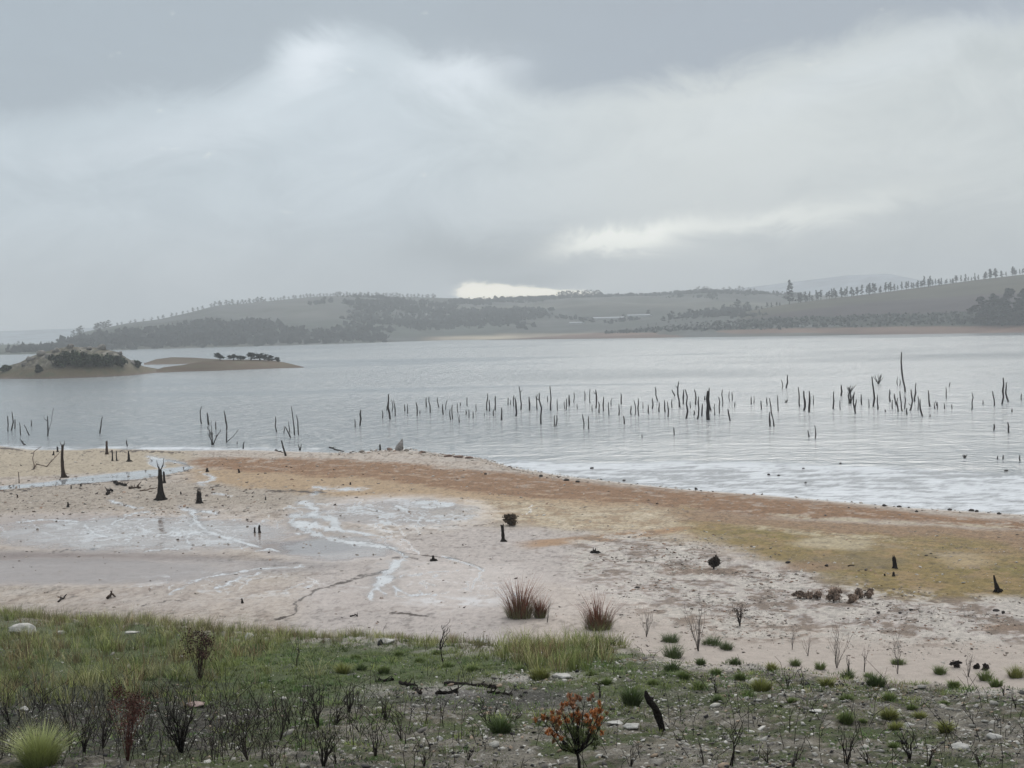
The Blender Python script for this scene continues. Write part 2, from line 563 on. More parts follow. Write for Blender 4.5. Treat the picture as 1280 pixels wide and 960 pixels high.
def build_ground():
    ys = [-6.0]
    while ys[-1] < 150:
        y = ys[-1]
        if y < 8: d = 0.5
        elif y < 27: d = max(0.016, 1.5 * y * y / (4.2 * FPX) * 0.55)
        else: d = 1.0 * y * y / (7.2 * FPX)
        ye = 26
        ys.append(y + d)
    while ys[-1] < 1400: ys.append(ys[-1] * 1.12)
    ys = np.array(ys)
    uu = np.concatenate([np.linspace(-700, -100, 60), np.arange(-96, 1380, 1.75), np.linspace(1384, 2000, 60)])
    tx = (uu - 640) / FPX
    Y = np.repeat(ys[:, None], len(tx), 1); X = tx[None, :] * (np.maximum(Y, 0) * 1.0 + np.where(Y < 8, (8 - np.maximum(Y, 0)) * 0.9, 0))
    x, y = X.ravel(), Y.ravel()
    z = height(x, y)
    V = np.stack([x, y, z], 1)
    u, v = proj(V)
    v = np.where(y < 5, 2000, v)
    P = Painter(u, v, x, y)
    n = len(x)
    col = np.tile(C(203, 187, 171), (n, 1))
    wet = np.zeros(n)
    grit = np.zeros(n)

    def lay(m, c, a=1.0):
        nonlocal col
        m = (m * a)[:, None]
        col = col * (1 - m) + np.asarray(c) * m
    # broad tint drift
    lay(ss(P.n1, -0.1, 0.45), C(208, 198, 188), 0.7)
    lay(ss(P.n1, 0.0, -0.45), C(186, 174, 163), 0.6)
    lay(ss(P.n2 + 0.4 * P.n1, 0.05, 0.4), C(176, 160, 144), 0.35)
    far = ss(y, 29, 32)
    q1 = fbm(x * 1.1, y * 0.55, 5, 0.72, off=101); q2 = fbm(x * 5.0, y * 2.6, 4, 0.7, off=111)
    lay(ss(q1, 0.02, 0.3) * far, C(216, 205, 194), 0.4)
    lay(ss(q1, -0.05, -0.32) * far, C(150, 132, 118), 0.55)
    lay(ss(q2, 0.12, 0.4) * far * ss(q1, 0.2, -0.1), C(104, 86, 74), 0.7)  # dark crust speckle in the albedo, in place of weak relief shading
    lay(ss(q2, -0.15, -0.4) * far, C(222, 212, 202), 0.4)
    lay(P.band([(-300, 560), (235, 560)], [(-300, 606), (235, 590)], 3, 3), C(196, 180, 156))
    lay(P.band([(-300, 612), (300, 600), (420, 600)], [(-300, 650), (300, 632), (420, 640)], 6, 6), C(186, 172, 156))
    m = P.band([(520, 606), (640, 616), (800, 628), (900, 640)], [(520, 640), (640, 655), (800, 672), (900, 678)], 8, 10); lay(m, C(203, 183, 153)); lay(m * ss(P.n2 + .6 * P.n3, .0, .25), C(168, 138, 106), .7); lay(m * ss(P.n2 + .6 * P.n3, -.1, -.3), C(222, 206, 180), .7); grit = np.maximum(grit, m * .8)
    lay(P.band([(240, 586), (430, 588), (560, 600), (640, 614), (800, 628)], [(240, 604), (430, 622), (560, 625), (640, 628), (800, 636)], 4, 5), C(192, 163, 128))
    # pale lavender flat
    lay(P.band([(380, 690), (600, 655), (760, 676), (900, 690), (1040, 720), (1300, 760), (1600, 790)], [(380, 820), (1600, 940)], 8, 9), C(208, 196, 188))
    lay(P.band([(-300, 690), (60, 690), (300, 696), (420, 700)], [(-300, 735), (60, 732), (300, 722), (420, 712)], 6, 6, ends=60), C(176, 168, 164))
    lay(P.band([(640, 720), (900, 770), (1100, 790), (1400, 812), (1700, 830)], [(640, 850), (1700, 960)], 6, 4), C(212, 197, 184))
    # brown berm behind the shoreline
    m = P.band([(230, 571), (300, 572), (400, 575), (480, 577), (560, 584), (640, 592), (760, 605), (900, 614), (1040, 627), (1120, 640), (1500, 668)],
               [(230, 580), (300, 590), (420, 594), (500, 603), (640, 620), (760, 631), (900, 641), (1040, 646), (1130, 650), (1500, 676)], 3.0, 6)
    m = m * (1 - .75 * ss(P.n2 + .5 * P.n3, .12, .34)); lay(m, C(150, 111, 75)); grit = np.maximum(grit, m * 0.6)
    lay(m * ss(P.n2, -0.1, 0.3), C(176, 138, 104), 0.6)
    # right: dry grass stubble, bleached strips, olive algae
    m = P.band([(840, 636), (960, 645), (1100, 655), (1280, 664), (1700, 690)], [(840, 650), (960, 664), (1100, 680), (1280, 696), (1700, 730)], 3, 4)
    lay(m, C(166, 136, 104)); lay(m * ss(P.n3, -0.1, 0.3), C(150, 116, 84), 0.7); grit = np.maximum(grit, m * 0.8)
    m = P.band([(850, 648), (900, 652), (1000, 664), (1100, 677), (1280, 692), (1700, 730)], [(850, 662), (940, 690), (1040, 727), (1150, 746), (1280, 752), (1700, 770)], 11, 16)
    lay(m, C(156, 132, 74)); lay(m * ss(P.n1 + 0.5 * P.n2, -0.05, 0.3), C(140, 126, 58), 0.6); lay(m * ss(P.n2 + .4 * P.n3, 0.0, 0.25), C(172, 142, 98), 0.75); lay(m * ss(P.n3 + .5 * P.n2, -.05, -.3), C(116, 100, 56), .5)
    lay(P.band([(960, 641), (1100, 650), (1280, 658), (1700, 680)], [(960, 645), (1100, 654), (1280, 661), (1700, 684)], 1.5, 2, fine=0.2), C(206, 190, 164))
    lay(P.band([(930, 655), (1020, 664), (1130, 674)], [(930, 661), (1020, 671), (1130, 679)], 1.5, 3, fine=0.3), C(208, 192, 160))
    lay(P.ell(1040, 679, 50, 7, 0.4, 0.6), C(205, 188, 155), 0.85)
    lay(P.ell(1210, 702, 28, 8, 0.6, 0.6), C(196, 172, 132), 0.8)
    lay(P.ell(1060, 702, 70, 9, 0.5, 0.5), C(140, 122, 84), 0.7)
    m = P.band([(660, 676), (760, 668), (860, 656)], [(660, 686), (760, 680), (860, 662)], 2, 4)
    lay(m, C(186, 146, 106), 0.9)
    lay(P.ell(880, 713, 60, 5, 0.5, 0.5), C(150, 118, 90), 0.7)
    lay(P.ell(1010, 708, 45, 6, 0.5, 0.6), C(166, 134, 104), 0.7)
    lay(P.ell(1255, 784, 30, 4, 0.5, 0.5), C(180, 140, 105), 0.7)
    # bleached lumpy flat right of centre
    m = P.band([(720, 670), (820, 664), (930, 700), (1050, 728), (1300, 752), (1700, 780)], [(720, 730), (820, 770), (930, 800), (1050, 800), (1300, 805), (1700, 840)], 8, 8)
    lay(m * ss(P.n2 + 0.5 * P.n3, -0.05, 0.15), C(218, 208, 196), 0.85)
    lay(m * ss(P.n2 + 0.7 * P.n3, -0.0, -0.25), C(138, 118, 100), 0.85)  # dark speckle paints the small shadows between the lumps
    grit = np.maximum(grit, m * 0.7)
    # small pits and dark wet flecks on the flat, also painting weak relief shading
    fl = ss(fbm(x * 2.2, y * 0.9, 3, 0.65, off=61), 0.22, 0.42) * ss(P.n1, -0.35, 0.1)
    lay(fl * ss(y, 30, 34), C(140, 124, 112), 0.45)
    m = P.band([(-300, 604), (0, 612), (240, 598), (320, 604), (560, 655)], [(-300, 652), (0, 645), (240, 632), (320, 650), (560, 690)], 6, 6)
    lay(m * ss(P.n3 + 0.5 * P.n2, 0.12, 0.4), C(122, 106, 94), 0.5)
    lay(m * ss(P.n3, -0.1, -0.4), C(205, 192, 178), 0.5)
    k1 = fbm(x * 2.2, y * 1.3, 5, 0.75, off=131)
    dk = ss(k1, -0.12, -0.3) * far; lt = ss(k1, 0.14, 0.34) * far
    k2 = fbm(x * 6.5, y * 3.6, 4, 0.75, off=137)
    col = col * (1 - 0.34 * dk + 0.16 * lt - 0.30 * ss(k2, 0.1, 0.32) * far + 0.14 * ss(k2, -0.1, -0.3) * far)[:, None]
    # wet mud
    for cu, cv, ru, rv, a in ((170, 668, 210, 24, 1.0), (60, 655, 160, 14, .6), (420, 685, 85, 17, 1.0), (500, 640, 120, 19, 0.85), (110, 715, 200, 18, 0.75), (560, 735, 140, 32, 0.5), (300, 745, 200, 20, 0.35), (700, 745, 120, 26, 0.3)):
        m = P.ell(cu, cv, ru, rv, 0.35, 0.3) * a
        lay(m, C(170, 154, 145), 0.8); wet = np.maximum(wet, m)
    m = P.ell(385, 684, 70, 9, 0.3, 0.15)
    lay(m, C(132, 119, 115), 0.85)
    m = P.ell(100, 696, 170, 7, 0.5, 0.3)
    lay(m, C(146, 132, 126), 0.7)
    # veins of milky run-off, sky reflection painted in as white: ridges of warped noise inside the wet patches
    wx = x * 0.22 + 0.9 * P.n2 * 0.6; wy = y * 0.28 + 0.9 * P.n1
    rd = 1 - np.abs(fbm(wx * 1.6, wy * 1.3, 4, 0.5, off=71)) * 2
    rd2 = 1 - np.abs(fbm(wx * 3.2, wy * 2.2, 3, 0.5, off=91)) * 2
    vn = fbm(x * 0.28 + 0.5 * P.n2, y * 0.16 + 0.35 * P.n1, 3, 0.6, off=71); vf = fbm(x * 0.75 + .5 * P.n2, y * 0.42, 3, 0.6, off=91)
    for cu, cv, ru, rv, wd_, a in ((200, 664, 150, 24, .030, .75), (490, 643, 110, 20, .055, .9), (560, 735, 110, 30, .02, .55), (290, 732, 150, 18, .02, .45), (440, 636, 70, 10, .05, .7)):
        m = P.ell(cu, cv, ru, rv, 0.4, 0.3) * np.maximum(1 - ss(np.abs(vn), wd_ * .6, wd_ * 1.6), .75 * (1 - ss(np.abs(vf), wd_ * .4, wd_))) * a * ss(P.n1 + P.n2, -.45, -.1)
        lay(m, C(230, 228, 227)); wet = np.maximum(wet, m)
        pl = fbm(x * .55, y * .33, 6, .66, off=191)
        m = P.ell(cu, cv, ru * .85, rv * .8, 0.4, 0.5) * ss(pl, .20 if a > .8 else .26, .23 if a > .8 else .30)
        lay(m, C(226, 223, 221), .85); wet = np.maximum(wet, m)
    lay(P.ell(570, 752, 70, 7, .5, .6) * ss(P.n2 + .5 * P.n3, -.1, .2), C(224, 222, 222), .7)
    W = C(238, 237, 236)  # near-white water films: the sky's reflection is put into the albedo
    st = [([(505, 696), (500, 690), (488, 685), (470, 682), (440, 679), (415, 674), (400, 669)], 1.4, 3.0),
          ([(400, 669), (385, 663), (368, 656), (364, 650), (372, 645), (395, 645), (420, 650), (418, 660)], 4, 4.5),
          ([(375, 655), (395, 657), (410, 661), (430, 664), (455, 667), (478, 671)], 5.5, 0.8),
          ([(378, 628), (388, 632), (394, 637), (392, 641)], 3.5, 4.5), ([(385, 666), (370, 667)], 1.5, 1),
          ([(507, 695), (504, 701), (494, 707), (486, 714), (478, 722)], 1.6, 8),
          ([(478, 722), (486, 727), (470, 731), (464, 741), (461, 749)], 5, 1.8),
          ([(470, 735), (480, 741)], 2, 1), ([(492, 733), (500, 738), (498, 744)], 1.5, 1.5),
          ([(552, 695), (565, 699), (582, 704), (596, 709), (602, 713)], 1.0, 1.4),
          ([(519, 628), (540, 627), (556, 630), (568, 630), (553, 634), (530, 634)], 2.6, 2.2),
          ([(528, 640), (524, 648), (526, 656)], 1.6, 1.2), ([(495, 633), (506, 636), (512, 641)], 2, 1),
          ([(500, 650), (530, 652), (560, 650), (590, 648)], 1.2, .8), ([(440, 640), (460, 636), (480, 640)], 1.4, 1),
          ([(230, 637), (248, 640), (270, 641)], 3.2, 1.6), ([(242, 640), (243, 650), (238, 656)], 3.2, 1.4),
          ([(243, 650), (250, 657), (258, 664), (270, 668), (285, 673), (300, 677), (325, 684)], 2.2, 1.4),
          ([(258, 664), (240, 667), (233, 672), (236, 680)], 1.6, 1.2), ([(215, 664), (230, 668), (212, 672)], 1.5, 1.0),
          ([(185, 640), (172, 641), (158, 645), (148, 650), (141, 655)], 1.0, 1.5), ([(150, 664), (158, 660), (168, 657)], .8, .8),
          ([(152, 630), (165, 634), (178, 635)], 1.2, 1.0), ([(140, 627), (152, 630)], 1.4, 1.2),
          ([(105, 656), (112, 662), (118, 668), (135, 671)], 1.5, .8), ([(20, 652), (60, 650), (95, 651)], 1.0, .7),
          ([(155, 678), (165, 671), (170, 668)], 1.2, .8), ([(180, 690), (220, 686), (222, 684)], .8, .6),
          ([(210, 743), (222, 737), (240, 728), (255, 723), (280, 718), (320, 712), (380, 708)], 1.3, 1.0),
          ([(272, 735), (285, 728), (305, 722), (330, 716)], 1.8, 0.8),
          ([(640, 742), (652, 748), (650, 756)], 1.5, 1.2),
          ([(500, 738), (515, 745), (530, 742)], 1.0, 1.0), ([(320, 688), (338, 686), (350, 690)], 1.4, 1.0),
          ([(232, 580), (205, 574), (190, 573)], 1.6, 2.5), ([(250, 604), (262, 600), (268, 597), (255, 592)], 1.4, 1.2), ([(268, 617), (290, 620)], .8, .5),
          ([(395, 610), (430, 612), (460, 611)], 1.4, 1.0), ([(390, 618), (396, 616)], 1.5, 1.5)]
    for pts, a, b in st:
        m = P.stroke(pts, a * 3.0, b * 3.0, 1.6, 4.5, 1.4, .6); lay(m, C(128, 114, 106), 0.45); wet = np.maximum(wet, m * .8)
        m = P.stroke(pts, a * 1.25, b * 1.25, 0.35, 4.5, 1.5, .8); lay(m, W, 0.92); wet = np.maximum(wet, m * 1.0)
    # fine trickles branching off the streams
    tr = np.random.default_rng(23)
    for cu, cv, ru, rv, cnt_, dr in ((210, 662, 120, 20, 34, .35), (480, 645, 95, 16, 34, .2), (470, 672, 60, 8, 10, .25), (560, 730, 80, 20, 16, -.3), (280, 732, 110, 14, 14, -.45), (60, 660, 60, 10, 8, .1)):
        for _ in range(cnt_):
            q = np.array([cu + tr.normal() * ru * .5, cv + tr.normal() * rv * .5]); h = dr + tr.normal() * .5; pts = [tuple(q)]
            for _k in range(int(tr.integers(3, 9))):
                h += tr.normal() * .5; h = np.clip(h, -1.3, 1.3)
                q = q + np.array([math.cos(h) * tr.uniform(3, 8), math.sin(h) * tr.uniform(1.5, 4)]); pts.append(tuple(q))
            w0 = tr.uniform(.35, 1.1)
            m = P.stroke(pts, w0, w0 * .6, .35, 3.0, 1.6, .7); lay(m, W, tr.uniform(.5, .9)); wet = np.maximum(wet, m)
    # the creek behind the left spit
    m = P.band([(-300, 618), (0, 607.5), (50, 603), (100, 596), (180, 588), (236, 582)], [(-300, 630), (0, 612), (50, 608), (100, 604), (180, 598), (236, 588)], 0.7, 0.8, ends=3)
    m = np.maximum(m, P.band([(182, 573), (202, 574)], [(182, 579), (210, 590)], 0.8, 0.8, ends=3))
    lay(m, C(186, 188, 190)); wet = np.maximum(wet, m * 1.0); creek = m  # pale grey puts the creek's sky reflection into its colour
    # dark scour marks and the long crack
    D = C(70, 56, 47)
    cr = [([(345, 774), (352, 771), (366, 768), (370, 758), (374, 751), (384, 744), (395, 738), (410, 733), (430, 728), (442, 725), (455, 719), (470, 716), (486, 711)], 1.5, 1.3),
          ([(480, 683), (500, 690), (520, 693), (540, 695), (555, 697), (575, 700), (595, 707), (603, 711)], 0.8, 0.8),
          ([(490, 698), (510, 696), (522, 699)], 1.0, .8), ([(338, 614), (365, 613), (395, 616), (404, 615)], 1.0, 1.6),
          ([(0, 614), (50, 609), (100, 604.5), (180, 599), (235, 589)], .8, 1.0), ([(232, 588), (238, 583), (225, 578), (205, 574)], .9, 1.4),
          ([(180, 758), (205, 752), (232, 749)], .9, .5), ([(490, 767), (515, 768), (535, 771)], .9, 1.0), ([(250, 612), (268, 608), (275, 606)], .8, .8),
          ([(300, 668), (330, 667), (318, 666)], .7, .5), ([(540, 658), (580, 658), (625, 655)], .5, .5), ([(60, 692), (80, 689), (120, 685)], .5, .4),
          ([(145, 596), (190, 595)], .5, .4), ([(105, 566), (160, 563), (230, 566), (232, 570)], .7, .8), ([(0, 560), (15, 561), (26, 563)], 1.6, 1.2)]
    for pts, a, b in cr:
        lay(P.stroke(pts, a * 1.15, b * 1.15, 0.5, 5.0, 1.3, .45), D, 0.95)
    # broken pebbly margin at the water
    dsh = y_shore(x) - y
    m = ss(dsh, 4.5, 1.0) * ss(dsh, -1.5, 0.0) * ss(x, -7, -3)
    lay(m * ss(P.n2 + 0.4 * P.n3, -0.2, 0.2), C(186, 168, 150), 0.9); lay(m * ss(P.n3, 0.1, 0.4), C(110, 92, 80), 0.8)
    m = ss(dsh, 1.2, -0.2)
    lay(m, C(196, 190, 184), 0.8); wet = np.maximum(wet, m)
    # ---------------- the burnt slope
    nearm = 1 - ss(y, y_edge(x) - 0.2, y_edge(x) + 1.8)
    nearm = 1 - ss(y + 1.6 * P.n2 + .8 * P.n3 + .6 * fbm(x * 5, y * 5, 3, .6, off=3), y_edge(x) - 1.6, y_edge(x) + .5)
    base = np.tile(C(108, 100, 80), (n, 1))

    def nlay(m, c, a=1.0):
        nonlocal base
        m = (np.clip(m, 0, 1) * a)[:, None]
        base = base * (1 - m) + np.asarray(c) * m
    n4 = fbm(x * 6, y * 6, 4, 0.65, off=5); n5 = fbm(x * 1.2, y * 1.2, 4, 0.6, off=77)
    nlay(ss(n5, 0.0, 0.3), C(134, 127, 114), 0.7)
    nlay(ss(n4, 0.12, 0.35), C(186, 180, 170), 0.75)
    nlay(ss(n4, -0.02, -0.25), C(42, 39, 36), 0.9)
    nlay(ss(n5 + 0.5 * n4, 0.05, -0.2), C(84, 94, 48), 0.9)
    # pale sand: along the rim on the right, at the left corner
    nlay(P.band([(560, 797), (700, 806), (860, 818), (1000, 825), (1280, 846), (1600, 870)], [(560, 806), (700, 814), (860, 834), (1000, 836), (1280, 862), (1600, 890)], 3, 7, fine=.15), C(212, 204, 192), .95)
    for cu, cv, ru, rv in ((35, 785, 32, 8), (75, 789, 14, 5), (165, 790, 16, 3), (310, 792, 10, 5), (490, 803, 40, 5), (590, 806, 40, 4), (900, 828, 60, 8), (560, 862, 50, 10), (450, 865, 40, 8), (710, 845, 25, 5), (1100, 842, 50, 8), (1250, 860, 50, 8), (640, 848, 40, 5)):
        nlay(P.ell(cu, cv, ru, rv, 0.5, 0.7), C(204, 196, 186), .9)
    # green low cover (the plants themselves grow on it)
    g = np.maximum.reduce([P.ell(330, 830, 160, 48, .4, .4), P.ell(520, 825, 130, 32, .4, .5), P.ell(700, 812, 90, 22, .4, .4), P.ell(100, 820, 220, 60, .4, .4), P.ell(340, 868, 120, 20, .4, .4), P.ell(760, 860, 90, 30, .5, .6) * .6])
    nlay(g, C(84, 98, 46), .9)
    nlay(P.ell(780, 925, 500, 45, .6, .5) * ss(n5, -0.1, 0.25), C(158, 150, 136), .6)
    nlay(P.ell(120, 900, 220, 50, .5, .4), C(48, 44, 38), .75)
    nlay(P.ell(620, 875, 150, 14, .5, .5), C(74, 70, 68), .7)
    col = col * (1 - nearm[:, None]) + base * nearm[:, None]
    wet = wet * (1 - nearm)
    grit = grit * (1 - nearm) + nearm
    nr, nc = len(ys), len(tx)
    # sink the creek bed slightly
    V[:, 2] -= creek * 0.03
    i = np.arange(nr - 1)[:, None] * nc; j = np.arange(nc - 1)[None, :]
    Q = np.stack([i + j, i + j + 1, i + nc + j + 1, i + nc + j], -1).reshape(-1, 4)
    m, N, L, b = new_mat('mud_and_burnt_soil')
    A = N.new('ShaderNodeAttribute'); A.attribute_name = 'Col'
    Wt = N.new('ShaderNodeAttribute'); Wt.attribute_name = 'wet'
    Gt = N.new('ShaderNodeAttribute'); Gt.attribute_name = 'grit'
    tc = N.new('ShaderNodeTexCoord')
    nz = N.new('ShaderNodeTexNoise'); nz.inputs['Scale'].default_value = 5; nz.inputs['Detail'].default_value = 8; nz.inputs['Roughness'].default_value = 0.7
    L.new(tc.outputs['Object'], nz.inputs['Vector'])
    nf = N.new('ShaderNodeTexNoise'); nf.inputs['Scale'].default_value = 45; nf.inputs['Detail'].default_value = 6; nf.inputs['Roughness'].default_value = 0.7
    L.new(tc.outputs['Object'], nf.inputs['Vector'])
    ad = N.new('ShaderNodeMath'); ad.operation = 'ADD'; L.new(nz.outputs[0], ad.inputs[0]); L.new(nf.outputs[0], ad.inputs[1])
    mr = N.new('ShaderNodeMapRange'); mr.inputs[1].default_value = 0.7; mr.inputs[2].default_value = 1.3
    va = N.new('ShaderNodeMath'); va.operation = 'MULTIPLY_ADD'; va.inputs[1].default_value = 0.5; va.inputs[2].default_value = 0.16
    L.new(Gt.outputs['Fac'], va.inputs[0])
    lo = N.new('ShaderNodeMath'); lo.operation = 'SUBTRACT'; lo.inputs[0].default_value = 1; L.new(va.outputs[0], lo.inputs[1])
    hi = N.new('ShaderNodeMath'); hi.operation = 'ADD'; hi.inputs[0].default_value = 1; L.new(va.outputs[0], hi.inputs[1])
    L.new(lo.outputs[0], mr.inputs[3]); L.new(hi.outputs[0], mr.inputs[4]); L.new(ad.outputs[0], mr.inputs[0])
    sc = N.new('ShaderNodeVectorMath'); sc.operation = 'SCALE'; L.new(A.outputs['Color'], sc.inputs[0]); L.new(mr.outputs[0], sc.inputs['Scale'])
    L.new(sc.outputs[0], b.inputs['Base Color'])
    rr = N.new('ShaderNodeMapRange'); rr.inputs[3].default_value = 0.85; rr.inputs[4].default_value = 0.10
    L.new(Wt.outputs['Fac'], rr.inputs[0]); L.new(rr.outputs[0], b.inputs['Roughness'])
    b.inputs['Specular IOR Level'].default_value = 0.4
    bs = N.new('ShaderNodeMapRange'); bs.inputs[3].default_value = 0.85; bs.inputs[4].default_value = 0.025
    L.new(Wt.outputs['Fac'], bs.inputs[0])
    bp = N.new('ShaderNodeBump'); bp.inputs['Distance'].default_value = 0.04
    L.new(bs.outputs[0], bp.inputs['Strength']); L.new(ad.outputs[0], bp.inputs['Height']); L.new(bp.outputs[0], b.inputs['Normal'])
    o = mesh_np('ground', V, [Q], m, col, True, None, {'wet': wet, 'grit': grit})
    tag(o, 'pale drying mud flat and burnt grassy slope in front of the lake', kind='structure')
build_ground()


# ------------------------------------------------------------------ the lake
def build_water():
    ys = [20.0]
    while ys[-1] < 2950:
        y = ys[-1]
        ys.append(y + (min(max(1.2 * y * y / (8 * FPX), 0.15), 400) if y < 400 else y * 0.06))
    ys = np.array(ys)
    uu = np.concatenate([np.linspace(-1500, -100, 40), np.arange(-90, 1380, 4), np.linspace(1390, 2900, 50)])
    tx = (uu - 640) / FPX
    Y = np.repeat(ys[:, None], len(tx), 1); X = tx[None, :] * Y
    x, y = X.ravel(), Y.ravel()
    V = np.stack([x, y, np.zeros(len(x))], 1)
    u, v = proj(V)
    n1 = fbm(x * 0.05, y * 0.12, 4, 0.55, off=3); n2 = fbm(x * 0.25, y * 0.5, 4, 0.6, off=6)
    sv = interp(u, [(-200, 557), (225, 563), (430, 566), (500, 561), (600, 572), (640, 584), (760, 601), (960, 619), (1130, 634), (1280, 643), (1700, 655)])
    tv = interp(u, [(-200, 553), (225, 558), (430, 562), (560, 566), (640, 575), (760, 580), (860, 577), (960, 580), (1100, 584), (1280, 589), (1700, 592)])
    vv = v + 6 * n1 + 3 * n2
    sh = ss(vv, tv - 2, tv + 4)
    col = np.tile(np.array(lin((150, 157, 159), 0.7)), (len(x), 1))
    calm = sh * 0.72
    c2 = np.array(lin((232, 233, 235), 0.88)); c3 = np.array(lin((168, 168, 168), 0.8))
    m = sh[:, None]
    stre = ss(fbm(x * 0.5, y * 0.9, 5, .7, off=16) + 0.5 * n1, -0.25, 0.1)[:, None]
    col = col * (1 - m) + (c2 * stre + c3 * (1 - stre)) * m
    # calm bright tongue by the far right shore
    cz = ss(v, interp(u, [(300, 429), (560, 428), (740, 428), (960, 425), (1280, 421)]), interp(u, [(300, 427), (560, 424), (740, 423), (960, 420), (1280, 417)]))
    calm = np.maximum(calm, cz * (v < 440))
    nr, nc = len(ys), len(tx)
    i = np.arange(nr - 1)[:, None] * nc; j = np.arange(nc - 1)[None, :]
    Q = np.stack([i + j, i + j + 1, i + nc + j + 1, i + nc + j], -1).reshape(-1, 4)
    m, N, L, b = new_mat('lake_water')
    A = N.new('ShaderNodeAttribute'); A.attribute_name = 'Col'
    K = N.new('ShaderNodeAttribute'); K.attribute_name = 'calm'
    L.new(A.outputs['Color'], b.inputs['Base Color'])
    b.inputs['Roughness'].default_value = 0.16
    b.inputs['IOR'].default_value = 1.333
    tc = N.new('ShaderNodeTexCoord')

    def nz(scale, sx, sy, det, rot=0.0):
        mp = N.new('ShaderNodeMapping'); mp.inputs['Scale'].default_value = (sx, sy, 1); mp.inputs['Rotation'].default_value = (0, 0, rot)
        L.new(tc.outputs['Object'], mp.inputs[0])
        t = N.new('ShaderNodeTexNoise'); t.noise_dimensions = '2D'; t.inputs['Scale'].default_value = scale; t.inputs['Detail'].default_value = det; t.inputs['Roughness'].default_value = 0.6
        t.inputs['Distortion'].default_value = 0.4
        L.new(mp.outputs[0], t.inputs['Vector']); return t.outputs[0]
    a = nz(1.3, 0.75, 1.0, 5, 0.15); c = nz(0.42, 0.75, 0.9, 4, -0.12); g = nz(0.02, 0.4, 1.0, 4, 0.05)
    s1 = N.new('ShaderNodeMath'); s1.operation = 'MULTIPLY_ADD'; s1.inputs[1].default_value = 2.2; L.new(c, s1.inputs[0]); L.new(a, s1.inputs[2])
    st = N.new('ShaderNodeMapRange'); st.inputs[1].default_value = 0.3; st.inputs[2].default_value = 0.7; st.inputs[3].default_value = 0.16; st.inputs[4].default_value = 0.5
    L.new(g, st.inputs[0])
    kk = N.new('ShaderNodeMapRange'); kk.inputs[3].default_value = 1.0; kk.inputs[4].default_value = 0.12
    L.new(K.outputs['Fac'], kk.inputs[0])
    s2 = N.new('ShaderNodeMath'); s2.operation = 'MULTIPLY'; L.new(st.outputs[0], s2.inputs[0]); L.new(kk.outputs[0], s2.inputs[1])
    bp = N.new('ShaderNodeBump'); bp.inputs['Distance'].default_value = 1.3
    L.new(s2.outputs[0], bp.inputs['Strength']); L.new(s1.outputs[0], bp.inputs['Height']); L.new(bp.outputs[0], b.inputs['Normal'])
    o = mesh_np('water', V, [Q], m, col, True, None, {'calm': calm})
    tag(o, 'rippled grey lake stretching to the far shore', kind='structure')
build_water()


# ------------------------------------------------------------------ hills behind the lake
def hill(name, label, u_lo, u_hi, ridge, shore, dist, nu, nv, paint, amp, back=0.35, bulge=0.55, shore_d=None, noise_scale=0.006, gap=60, mat=None):
    uu = np.linspace(u_lo, u_hi, nu)
    rv = interp(uu, ridge); sv = interp(uu, shore); dd = interp(uu, dist)
    D = np.array([ray(a, b) for a, b in zip(uu, rv)])
    Ds = np.array([ray(a, b) for a, b in zip(uu, sv)])
    hz = D[:, :2] / np.linalg.norm(D[:, :2], axis=1, keepdims=True)
    tn = D[:, 2] / np.linalg.norm(D[:, :2], axis=1)
    if shore_d is None:
        tz = -Ds[:, 2] / np.linalg.norm(Ds[:, :2], axis=1)
        ds = 8.0 / np.maximum(tz, 0.004)
    else: ds = np.full(nu, float(shore_d))
    dr = np.maximum(dd, ds + gap)
    H = 8.0 + tn * dr
    s = np.concatenate([[-0.06], np.linspace(0, 1, nv), 1 + np.linspace(0.06, 1, 8) * back * 2])
    SS, _ = np.meshgrid(s, uu, indexing='ij')
    dist_ = ds[None] + (dr - ds)[None] * SS
    prof = np.where(SS <= 1, (np.clip(SS, 0, 1) ** 1.0) * (1 - bulge) + bulge * np.sin(np.clip(SS, 0, 1) * np.pi / 2), 1 - ((SS - 1) / (2 * back)) ** 1.4)
    X = hz[None, :, 0] * dist_; Y = hz[None, :, 1] * dist_
    win = np.clip(SS, 0, 1) * (1 - np.clip(SS, 0, 1)) * 4
    Z = np.maximum(H, 0.06)[None] * prof + amp * fbm(X * noise_scale, Y * noise_scale, 4, 0.5, off=len(name)) * win * np.clip(H / 20, 0.1, 1)[None]
    # keep the ridge the highest line seen: cap elevation angle
    cap = 8.0 + (tn[None] - 0.0004) * dist_
    Z = np.where(SS < 1, np.minimum(Z, np.maximum(cap, 0.4 * np.minimum(1, SS * 8))), Z)
    Z = np.where(SS < 0, -1.5, Z)
    Z = np.where(SS > 1.4, Z - 6, Z)
    V = np.stack([X.ravel(), Y.ravel(), Z.ravel()], 1)
    u, v = proj(V)
    P = Painter(u, v, V[:, 0] * 0.05, V[:, 1] * 0.05)
    colr = paint(P, SS.ravel(), V)
    nr = len(s)
    i = np.arange(nr - 1)[:, None] * nu; j = np.arange(nu - 1)[None, :]
    Q = np.stack([i + j, i + j + 1, i + nu + j + 1, i + nu + j], -1).reshape(-1, 4)
    o = mesh_np(name, V, [Q], mat or M_HILL, colr, True)
    tag(o, label, kind='structure')

    def top(px, s_=1.0, dz=0.0):
        """a point on this hill at azimuth of px, fraction s_ from shore to ridge"""
        fi = (px - u_lo) / (u_hi - u_lo) * (nu - 1)
        a = int(np.clip(round(fi), 0, nu - 1)); k = int(np.argmin(np.abs(s - s_)))
        return np.array([X[k, a], Y[k, a], Z[k, a] + dz])
    top.grid = (X, Y, Z, s, uu)
    return top


def mixm(c, m, d):
    m = m[:, None]; return c * (1 - m) + np.asarray(d) * m

